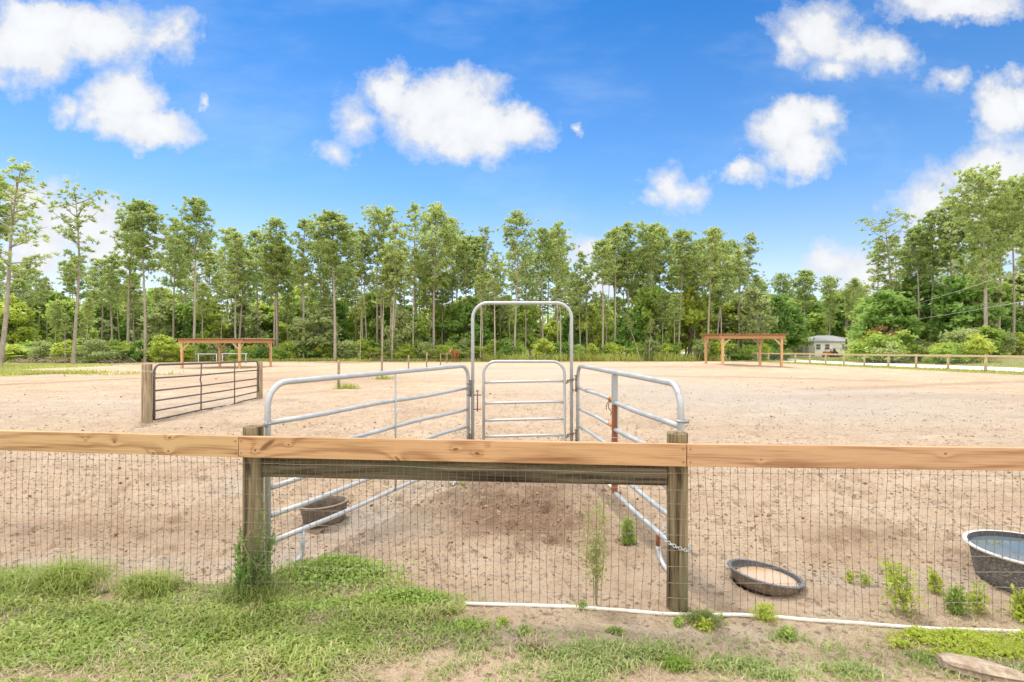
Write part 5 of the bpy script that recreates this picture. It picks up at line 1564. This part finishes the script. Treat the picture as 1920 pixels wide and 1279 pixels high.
def fillers():
    rr = random.Random(21)
    n = 0
    zones = [(-80, 330, 'left of the left shelter'), (330, 620, 'behind the left shelter'), (620, 890, 'behind the horse'), (890, 1120, 'seen through and around the arch'),
             (1120, 1400, 'in the dense clump left of the right shelter'), (1400, 1640, 'behind the white house and right shelter'), (1640, 2000, 'behind the roadside fence')]
    for (a, b, w) in zones:
        k = int((b - a) / (11 if a < 1640 else 24))
        for i in range(k):
            px = a + (b - a) * (i + rr.uniform(.05, .95)) / k
            Y = rr.uniform(66, 98)
            top = rr.uniform(430, 560)
            if a >= 1640: Y = rr.uniform(64, 84); top = rr.uniform(440, 530)
            elif a >= 1400: Y = rr.uniform(100, 125); top = rr.uniform(530, 575)
            elif a < 330 and px < 330: top = rr.uniform(480, 570)
            x = (px - 960) / F * Y; g = hz(x, Y); hh = CAM_Z - (top - 640) / F * Y - g
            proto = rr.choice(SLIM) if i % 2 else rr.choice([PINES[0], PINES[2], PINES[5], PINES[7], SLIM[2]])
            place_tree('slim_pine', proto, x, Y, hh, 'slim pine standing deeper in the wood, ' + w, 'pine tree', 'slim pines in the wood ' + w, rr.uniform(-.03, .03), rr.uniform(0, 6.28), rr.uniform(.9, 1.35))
    # pale bare saplings at the front of the wood
    for (pb, pt, py, Y, lab) in [(160, 168, 560, 58, 'crooked pale trunk near the left brush, right one of a pair'), (154, 155, 600, 58.5, 'shorter pale trunk near the left brush, left one of a pair'), (122, 123, 590, 57, 'pale stout trunk under the sparse pine'),
                             (716, 722, 500, 66, 'thin leaning pole trunk behind the middle slim fence post'), (731, 735, 470, 67, 'pale thin trunk, left one of three close together'), (739, 741, 480, 67.4, 'pale thin trunk, right one of three close together'),
                             (675, 677, 560, 66.5, 'thin pale trunk right of the big round crowned pine'), (901, 901, 520, 66, 'thin pale trunk inside the arch near its left leg'), (1051, 1051, 530, 66, 'thin pale trunk inside the arch near its right leg'),
                             (1201, 1176, 590, 65.5, 'leaning pale trunk under the dense clump'), (1217, 1220, 600, 66, 'short pale trunk right of the leaning pale trunk')]:
        xb = (pb - 960) / F * Y; xt = (pt - 960) / F * Y; g = hz(xb, Y); hh = CAM_Z - (py - 640) / F * Y - g
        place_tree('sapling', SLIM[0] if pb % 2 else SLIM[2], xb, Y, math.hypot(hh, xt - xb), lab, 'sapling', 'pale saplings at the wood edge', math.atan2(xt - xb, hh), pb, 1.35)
fillers()

def far_wood():
    r = np.random.default_rng(77); rr = random.Random(77)
    parts = []; mb = MB()
    for i in range(230):
        px = rr.uniform(-500, 2450); Y = rr.uniform(112, 165)
        x = (px - 960) / F * Y; h = rr.uniform(5.5, 11.5); g = float(hz(x, Y))
        n = 230
        p = r.normal(size=(n, 3)) * np.array([2.2, 1.5, h * .26]) + np.array([x, Y, g + h * .45])
        p = p[p[:, 2] > g]
        v, q = leaf_cards(p, r.uniform(.5, .95, len(p)), r, up=.5)
        parts.append((v, q, None))
    V, q, _ = join(parts)
    o = link('far_wood', npmesh('far_wood', V, quads=q, mat=M['leaf_mid'])); tag(o, 'dim mass of leaves deep in the wood behind all the trunks', 'wood', kind='stuff')
far_wood()

# ------------------------------------------------------------------ grasses
def blades(X, Y, Z, h, w, lean, r, seg=2, az=None):
    n = len(X)
    az = r.uniform(0, 6.283, n) if az is None else az
    d = np.stack([np.cos(az), np.sin(az), np.zeros(n)], -1)
    s = np.stack([-np.sin(az + r.normal(0, .5, n)), np.cos(az), np.zeros(n)], -1)
    base = np.stack([X, Y, Z], -1)
    h = h[:, None]; lean = lean[:, None]; w = w[:, None]
    up = np.array([0, 0, 1.0])
    mid = base + up * h * .58 * np.sqrt(np.clip(1 - lean ** 2 * .5, .1, 1)) + d * h * lean * .38
    tip = base + up * h * np.clip(1 - lean * .72, .06, 1) + d * h * lean
    V = np.stack([base - s * w * .5, base + s * w * .5, mid + s * w * .45, mid - s * w * .45, tip], 1).reshape(-1, 3)
    k = np.arange(n) * 5
    q = np.stack([k, k + 1, k + 2, k + 3], -1); t = np.stack([k + 3, k + 2, k + 4], -1)
    return V, q, t

def gz(X, Y): return ground_z(X, Y)

def lawn():
    r = np.random.default_rng(31)
    def sample(poly, n):
        xs = [p[0] for p in poly]; ys = [p[1] for p in poly]
        X = r.uniform(min(xs), max(xs), n); Y = r.uniform(min(ys), max(ys), n)
        k = inpoly(X, Y, poly); return X[k], Y[k]
    poly = [(max(x, -4.2), max(y, 2.2)) for x, y in lawn_pts]
    X, Y = sample(poly, 185000)
    dn = 0.36 + 1.0 * fbm(X * 2.6, Y * 2.6, 61, 3) + 0.4 * fbm(X * 9, Y * 9, 63, 2)
    dn -= 0.7 * blob(X, Y, 60, 1270, .55, .05) + 0.6 * blob(X, Y, 470, 1278, .3, .05) + .7 * blob(X, Y, 770, 1195, .25, .1) + .5 * blob(X, Y, 700, 1250, .25, .1)
    k = dn > r.uniform(0, 1, len(X)); X = X[k]; Y = Y[k]
    h = (.020 + .052 * r.random(len(X)) ** 2.0) * (0.55 + 1.2 * np.clip(fbm(X * 2.3, Y * 2.3, 65, 3) + .5, 0, 1))
    V1 = blades(X, Y, gz(X, Y), h, r.uniform(.0035, .0125, len(X)), r.uniform(.5, 1.38, len(X)), r)
    o = link('lawn_grass', npmesh('lawn_grass', V1[0], quads=V1[1], tris=V1[2], mat=M['lawn'])); tag(o, 'patchy green grass in front of the fence at left', 'grass', kind='stuff')
    # straw thatch lying between the blades
    X, Y = sample(poly, 42000)
    n2 = 4200; X = np.concatenate([X, r.uniform(-.4, 3.2, n2)]); Y = np.concatenate([Y, r.uniform(2.45, 3.2, n2)])
    k = fbm(X * 1.9, Y * 1.9, 67, 3) > r.uniform(-.5, .45, len(X)); X = X[k]; Y = Y[k]
    V1 = blades(X, Y, gz(X, Y) + .004, r.uniform(.03, .09, len(X)), r.uniform(.002, .004, len(X)), r.uniform(1.1, 1.4, len(X)), r)
    o = link('dry_grass', npmesh('dry_grass', V1[0], quads=V1[1], tris=V1[2], mat=M['straw'])); tag(o, 'dry straw coloured grass lying among the green blades', 'dry grass', kind='stuff')
    # low leafy weeds among the lawn
    Xs, Ys, S = [], [], []
    for (px, py, rx, ry, n) in [(620, 1085, .42, .2, 5200), (760, 1130, .30, .09, 2600), (600, 1140, .3, .08, 1500), (860, 1180, .25, .1, 900), (300, 1170, .9, .2, 2600), (640, 1200, .5, .15, 1600), (100, 1190, .8, .2, 1500)]:
        cx, cy = gp(px, py); X = r.normal(cx, rx * .5, n); Y = r.normal(cy, ry * .5, n); Xs.append(X); Ys.append(Y)
    X = np.concatenate(Xs); Y = np.concatenate(Ys)
    bump = 0.10 * blob(X, Y, 625, 1078, .34, .16) + .05 * blob(X, Y, 760, 1125, .28, .08)
    Z = gz(X, Y) + r.uniform(.0, 1.0, len(X)) * (bump + .028)
    v, q = leaf_cards(np.stack([X, Y, Z], -1), r.uniform(.009, .02, len(X)), r, up=.9)
    o = link('creeping_weeds', npmesh('creeping_weeds', v, quads=q, mat=M['weed'])); tag(o, 'low creeping leafy weeds mixed through the grass', 'weeds', kind='stuff')
    # green patches on the bare sand and lime ground cover at right
    Xs, Ys, hs = [], [], []
    for (px, py, rx, ry, n, hh) in [(1110, 1228, .20, .07, 1100, .07), (1215, 1228, .17, .07, 900, .065), (1160, 1255, .28, .05, 900, .06), (1070, 1272, .16, .04, 350, .05), (1385, 1248, .16, .05, 600, .06), (1450, 1268, .18, .035, 450, .05), (985, 1225, .14, .05, 220, .06), (930, 1250, .2, .05, 260, .05), (870, 1215, .14, .05, 260, .06), (1480, 1200, .12, .05, 260, .05), (1700, 1240, .22, .06, 420, .05), (1620, 1262, .2, .05, 420, .07), (1580, 1215, .2, .05, 140, .05), (1880, 1260, .25, .06, 500, .06)]:
        cx, cy = gp(px, py); Xs.append(r.normal(cx, rx * .55, n)); Ys.append(r.normal(cy, ry * .55, n)); hs.append(r.uniform(.5, 1.2, n) * hh)
    Xs.append(r.uniform(-.5, 3.0, 3600)); Ys.append(r.uniform(2.45, 2.98, 3600)); hs.append(r.uniform(.015, .05, 3600))
    Xs.append(r.uniform(-.75, .1, 2600)); Ys.append(r.uniform(2.45, 2.95, 2600)); hs.append(r.uniform(.015, .055, 2600))
    X = np.concatenate(Xs); Y = np.concatenate(Ys); h = np.concatenate(hs)
    k = fbm(X * 5, Y * 5, 69, 3) > r.uniform(-.35, .35, len(X)); X = X[k]; Y = Y[k]; h = h[k]
    V1 = blades(X, Y, gz(X, Y), h, r.uniform(.0035, .008, len(X)), r.uniform(.3, 1.2, len(X)), r)
    o = link('sand_grass', npmesh('sand_grass', V1[0], quads=V1[1], tris=V1[2], mat=M['sandblade'])); tag(o, 'thin patches of green grass on the sand at bottom right', 'grass', kind='stuff')
    Xs, Ys = [], []
    for (px, py, rx, ry, n) in [(1800, 1203, .26, .06, 3000), (1880, 1220, .24, .08, 3800), (1950, 1215, .25, .08, 2600), (1720, 1195, .10, .035, 500), (1790, 1232, .12, .04, 700), (1690, 1215, .07, .03, 220)]:
        cx, cy = gp(px, py); Xs.append(r.normal(cx, rx * .5, n)); Ys.append(r.normal(cy, ry * .5, n))
    X = np.concatenate(Xs); Y = np.concatenate(Ys); k = Y < gp(1850, 1192)[1]; X = X[k]; Y = Y[k]
    Z = gz(X, Y) + r.uniform(0.0, .055, len(X)) * (0.6 + fbm(X * 5, Y * 5, 81, 2))
    v, q = leaf_cards(np.stack([X, Y, Z + .006], -1), r.uniform(.007, .015, len(X)), r, up=.9)
    o = link('lime_ground_cover', npmesh('lime_ground_cover', v, quads=q, mat=M['weed_lime'])); tag(o, 'bright lime ground cover spreading below the white pipe at right', 'ground cover', kind='stuff')
    # meadow verge before the wood and along the road
    X = np.concatenate([r.uniform(-85, 62, 26000), np.where(r.random(9000) < .45, r.normal(-30.0, 3.2, 9000), r.normal(-44, 7, 9000)), r.uniform(29.6, 32.9, 5200), r.uniform(41, 46, 6000)])
    Y = np.concatenate([64.5 + np.abs(r.normal(0, 2.6, 26000)), np.zeros(9000), r.uniform(24, 68, 5200), r.uniform(26, 90, 6000)])
    Y[26000:35000] = np.where(X[26000:35000] > -37, 31.5 + r.normal(0, 1.0, 9000), 44 + r.normal(0, 3.0, 9000))
    k = np.ones(len(X), bool)
    i = np.arange(len(X))
    front = i < 26000
    k &= ~(front & (X > 29) & (X < 43)); 
    k &= ~(front & (fbm(X / 2.5, Y / 2.5, 91, 3) < -.25))
    el = -31.5 - 0.34 * (Y - 30)
    lf = (i >= 26000) & (i < 35000)
    k &= ~(lf & (fbm(X / 3, Y / 3, 93, 3) < -.12))
    X = X[k]; Y = Y[k]; i = i[k]
    h = np.where(i < 26000, r.uniform(.25, .85, len(X)), np.where(i < 35000, r.uniform(.12, .4, len(X)), r.uniform(.08, .25, len(X))))
    h = h * np.where((X > -4) & (X < 28) & (Y > 60), 2.0, .85)
    V1 = blades(X, Y, H(X, Y), h, r.uniform(.04, .10, len(X)) , r.uniform(.15, .8, len(X)), r)
    o = link('verge_grass', npmesh('verge_grass', V1[0], quads=V1[1], tris=V1[2], mat=M['verge'])); tag(o, 'rough yellow green grass along the wood edge and road', 'grass', kind='stuff')
lawn()

def tuft(name, px, py, n, hmin, hmax, spread, mat, label, cat, group, lean=(.15, .95), seed=0, w=(.003, .0065), at_xy=None):
    r = np.random.default_rng(int(px * 3 + py) + seed)
    cx, cy = at_xy or gp(px, py)
    X = r.normal(0, spread, n); Y = r.normal(0, spread * .7, n)
    z0 = float(gz(np.array([cx]), np.array([cy]))[0])
    V = blades(X, Y, gz(X + cx, Y + cy) - z0, r.uniform(hmin, hmax, n), r.uniform(*w, n), r.uniform(*lean, n), r)
    o = link(name, npmesh(name, V[0], quads=V[1], tris=V[2], mat=M[mat])); o.location = (cx, cy, z0)
    return tag(o, label, cat, group)
tuft('grass_tuft', 130, 1100, 1300, .12, .28, .10, 'lawn', 'large arching green grass tuft left of a pale dead clump, by the wire at left', 'grass tuft', 'grass tufts by the fence', (.4, 1.1))
tuft('grass_tuft', 275, 1112, 900, .10, .24, .07, 'lawn', 'arching green grass tuft right of a pale dead clump, by the wire at left', 'grass tuft', 'grass tufts by the fence', (.4, 1.1))
tuft('grass_tuft', 10, 1105, 800, .10, .20, .10, 'lawn', 'green grass tuft cut by the left picture edge, by the wire', 'grass tuft', 'grass tufts by the fence', (.4, 1.1))
tuft('grass_tuft', 210, 1105, 420, .05, .12, .045, 'straw', 'pale dead grass clump between the two largest green tufts', 'grass tuft', 'grass tufts by the fence', (.4, 1.2))
tuft('grass_tuft', 472, 1118, 900, .07, .17, .10, 'blade', 'grass tuft around the foot of the left fence post', 'grass tuft', 'grass tufts by the fence', (.3, 1.1))
tuft('grass_tuft', 1320, 1165, 420, .04, .11, .05, 'blade', 'dark green grass tuft over the pipe, right of the right post', 'grass tuft', 'small tufts on the sand', (.5, 1.25))
tuft('grass_tuft', 1153, 1186, 320, .02, .05, .022, 'blade_lush', 'round mossy olive tuft alone on the sand below the pipe', 'grass tuft', 'small tufts on the sand', (.2, .9))
tuft('grass_tuft', 1270, 1250, 420, .03, .07, .035, 'blade_lush', 'bright yellow green tuft at the bottom, right of the middle', 'grass tuft', 'small tufts on the sand', (.2, .9))
tuft('grass_tuft', 1005, 1212, 200, .04, .10, .04, 'straw', 'brownish dry tuft at the edge of the bare sand, left of the mossy tuft', 'grass tuft', 'small tufts on the sand', (.3, 1.0))
tuft('grass_tuft', 645, 722, 160, .15, .38, .22, 'verge', 'green tuft at the foot of the nearest slim fence post', 'grass tuft', 'tufts at the slim fence posts', (.2, .8), 0, (.012, .03), (-6.35, 19.6))
tuft('grass_tuft', 722, 708, 130, .15, .36, .26, 'verge', 'green tuft at the foot of the second slim fence post', 'grass tuft', 'tufts at the slim fence posts', (.2, .8), 0, (.015, .035), (-6.5, 25.7))

# ------------------------------------------------------------------ single weeds
def weed(name, px, py, height, nst, spread, nleaf, lsize, mat, label, lean=(0, 0), seed=0, at_xy=None, group='weeds along the wire fence', taper=0.5, umin=.12):
    r = np.random.default_rng(int(px * 7 + py) + seed); rr = random.Random(int(px + py) + seed)
    cx, cy = at_xy or gp(px, py)
    z0 = float(gz(np.array([cx]), np.array([cy]))[0])
    t = thing(name, (cx, cy, z0 - .004), label, 'weed', group)
    mb = MB(); pts_all = []
    for s in range(nst):
        az = rr.uniform(0, 6.28); f = rr.uniform(.55, 1) if s else 1.0
        ex = lean[0] + math.cos(az) * spread * rr.uniform(.3, 1); ey = lean[1] + math.sin(az) * spread * .7 * rr.uniform(.3, 1)
        p = [Vector((ex * k ** 1.4, ey * k ** 1.4, height * f * k)) for k in (0, .25, .5, .75, 1.0)]
        p = [q + Vector((rr.uniform(-.006, .006), rr.uniform(-.006, .006), 0)) for q in p]
        mb.tube(p, [.0035, .003, .0025, .002, .001], 5, cap=False)
        for k in range(nleaf):
            u = rr.uniform(umin, 1.0); i = min(int(u * 4), 3); q = p[i].lerp(p[i + 1], u * 4 - i)
            sp = (.35 + taper * (1 - u)) * spread * .55 + lsize * .8
            pts_all.append(q + Vector((rr.gauss(0, sp), rr.gauss(0, sp * .8), rr.gauss(0, sp * .6))))
    mb.build('stems', M['stem'], t)
    P = np.array([tuple(q) for q in pts_all]); P[:, 2] = np.maximum(P[:, 2], .004)
    v, q = leaf_cards(P, r.uniform(lsize * .6, lsize * 1.3, len(P)), r, up=.5, aspect=2.4)
    link('leaves', npmesh('leaves', v, quads=q, mat=M[mat]), t)
weed('tall_weed', 1118, 1132, .66, 8, .11, 130, .0105, 'weed_olive', 'tall feathery dry green weed standing in the middle of the chute', (-.02, .05), 1, umin=.42, taper=.15)
weed('weed', 1178, 1018, .24, 12, .05, 90, .012, 'weed', 'dense upright green weed behind the tall feathery weed')
weed('weed', 1698, 1150, .33, 10, .10, 60, .013, 'weed_lime', 'widest branching lime weed left of the stock tank', (-.05, 0))
weed('weed', 1672, 1110, .24, 3, .02, 60, .011, 'weed_lime', 'slim upright lime weed rising above the widest branching weed', (-.03, 0))
weed('weed', 1752, 1112, .18, 6, .03, 50, .013, 'weed_lime', 'small lime weed standing back between two larger weeds', (0, 0))
weed('weed', 1792, 1150, .19, 9, .035, 70, .014, 'weed', 'dense bright green weed left of the stock tank base', (0, 0))
weed('weed', 1832, 1150, .20, 6, .06, 40, .012, 'weed_lime', 'loose lime weed in front of the stock tank', (0, 0))
weed('weed', 1916, 1165, .19, 9, .04, 70, .015, 'weed_lime', 'leafy lime weed cut by the right picture edge', (0.02, 0))
weed('weed', 1592, 1092, .09, 4, .02, 30, .010, 'weed_lime', 'tiny lime weed right of the feed pan, left one of two')
weed('weed', 1622, 1096, .10, 5, .04, 26, .010, 'weed_lime', 'tiny lime weed right of the feed pan, right one of two')
weed('weed', 1432, 1160, .08, 7, .07, 40, .013, 'weed_lime', 'spreading lime weed over the pipe below the feed pan')
weed('weed', 1092, 1142, .05, 5, .02, 30, .010, 'weed', 'small green weed against the pipe left of the tall feathery weed')
weed('weed', 1272, 1170, .05, 6, .02, 30, .011, 'weed', 'small green weed below the pipe near the right post')
weed('weed', 1322, 1180, .06, 7, .03, 30, .012, 'weed_lime', 'lime weed just under the dark tuft right of the right post')
weed('weed', 985, 1190, .07, 6, .03, 34, .011, 'weed', 'leafy weed on the sand near the edge of the lawn')
weed('weed', 942, 1168, .035, 6, .02, 24, .009, 'weed_lime', 'small round lime weed just below the start of the pipe')
weed('weed', 1475, 1196, .05, 7, .05, 30, .011, 'weed', 'low green weed on the sand below the feed pan')
weed('weed', 840, 905, .05, 6, .06, 20, .014, 'weed', 'low weed in the chute right under the grey lower board', at_xy=(-.62, 6.0))

def vine():
    r = np.random.default_rng(9); rr = random.Random(9)
    x, y = -1.775, 3.475
    t = thing('climbing_vine', (x, y, -.05), 'dense green vine climbing the foot of the left fence post', 'vine')
    mb = MB(); P = []
    for s in range(34):
        a = rr.uniform(math.pi, 2 * math.pi) + rr.choice((0, 0, .8)); hgt = rr.uniform(.18, .46) if s < 29 else rr.uniform(.5, .68)
        if s >= 29: a = -0.5
        pts = []
        for k in range(6):
            aa = a + k * rr.uniform(-.12, .12); rad = .078 + rr.uniform(0, .02) + (.02 if s % 5 == 0 else 0)
            pts.append(Vector((rad * math.cos(aa), rad * math.sin(aa), hgt * k / 5)))
        mb.tube(pts, .0022, 4, cap=False)
        for k in range(30 if s < 29 else 16):
            u = rr.random(); i = min(int(u * 5), 4); q = pts[i].lerp(pts[i + 1], u * 5 - i)
            P.append(q + Vector((rr.gauss(0, .010), rr.gauss(-.006, .009), rr.gauss(0, .012))))
    # a loose arm that reaches across to the end of the left panel
    for s in range(5):
        pts = [Vector((.05, -.03, .05)), Vector((.08 + s * .008, -.02, .16)), Vector((.09 + s * .008, 0.05, .28 + .03 * s))]
        mb.tube(pts, .002, 4, cap=False)
        for k in range(44):
            q = pts[rr.randint(0, 1)].lerp(pts[2], rr.random()); P.append(q + Vector((rr.gauss(0, .016), rr.gauss(0, .02), rr.gauss(0, .03))))
    mb.build('stems', M['stem'], t)
    P = np.array([tuple(q) for q in P]); P[:, 2] = np.maximum(P[:, 2], .0)
    v, q = leaf_cards(P, r.uniform(.009, .019, len(P)), r, up=.3, aspect=2.0)
    link('leaves', npmesh('leaves', v, quads=q, mat=M['leaf_dark']), t)
vine()

# ------------------------------------------------------------------ old wood on the ground
def log():
    x, y = gp(1838, 1262); z = hz(x, y)
    mb = MB(); rr = random.Random(4); n = 16
    vs = []; fs = []
    rows = 12
    for j in range(rows):
        s = j / (rows - 1); L = -.17 + .36 * s
        rad = .062 * (math.sin(math.pi * (.12 + .80 * s)) ** .5) * (1 if s < .95 else .75)
        for k in range(n):
            a = 2 * math.pi * k / n
            w = 1 + .14 * math.sin(3 * a + 1 + s) + .13 * math.sin(9 * a + s * 3) + rr.uniform(-.07, .07)
            vs.append((L + rr.uniform(-.006, .006), rad * w * math.cos(a) * 1.15, rad * w * math.sin(a) * .7))
    for j in range(rows - 1):
        for k in range(n):
            a = j * n + k; b = j * n + (k + 1) % n
            fs.append((a, b, b + n, a + n))
    fs.append(tuple(range(n - 1, -1, -1))); fs.append(tuple(range((rows - 1) * n, rows * n)))
    mb.add(vs, fs)
    o = mb.build('old_log', M['deadwood'], smooth=False); o.location = (x, y, z + .018); o.rotation_euler = (0, R(4), R(-17))
    tag(o, 'short weathered log half sunk in the ground at bottom right', 'log')
    Y = 52; 
    a = at(1811, 672, Y); b = at(1797, 650, Y); a.z = hz(a.x, Y)
    mb = MB(); d = b - a; mb.tube([(0, 0, -.1), d * .5, d, d * 1.25], [.07, .06, .05, .02], 7)
    o = mb.build('dead_branch', M['deadwood'], smooth=True); o.location = a
    tag(o, 'pale dead branch leaning in the bushes behind the board fence', 'branch')
    # brush and roots under the left wood
    rr = random.Random(8)
    for (px, py, lab) in [(100, 672, 'heap of brown dead brush in front of the crooked pale trunks'), (215, 672, 'heap of grey roots and sticks left of the thick pale trunk'), (50, 668, 'grey leaning sticks and brush under the leaning pine')]:
        Y = 57.0; c = at(px, py, Y); c.z = hz(c.x, Y)
        mb = MB()
        for k in range(46):
            p = Vector((rr.gauss(0, 1.1), rr.gauss(0, .4), rr.uniform(0, .25))); az = rr.uniform(0, 6.28); L = rr.uniform(.4, 1.6)
            e = p + Vector((math.cos(az) * L, math.sin(az) * L * .5, rr.uniform(-.05, .55) * L))
            mb.tube([p, p.lerp(e, .5) + Vector((0, 0, rr.uniform(-.1, .1))), e], [.045, .03, .012], 5, cap=False)
        o = mb.build('brush_heap', M['deadwood'] if px != 215 else M['bark_dark'], smooth=True); o.location = c
        tag(o, lab, 'brush heap', 'brush heaps under the left wood')
log()

for o in scene.objects:
    if o.type == 'MESH' and o.parent is None and 'label' not in o.keys() and o.get('kind') is None:
        print('UNLABELLED', o.name)
scene.cycles.max_bounces = 8
scene.cycles.transparent_max_bounces = 8
scene.cycles.caustics_reflective = False; scene.cycles.caustics_refractive = False
scene.cycles.use_denoising = True
scene.cycles.denoiser = 'OPENIMAGEDENOISE'
scene.cycles.denoising_input_passes = 'RGB_ALBEDO_NORMAL'
scene.cycles.denoising_prefilter = 'ACCURATE'
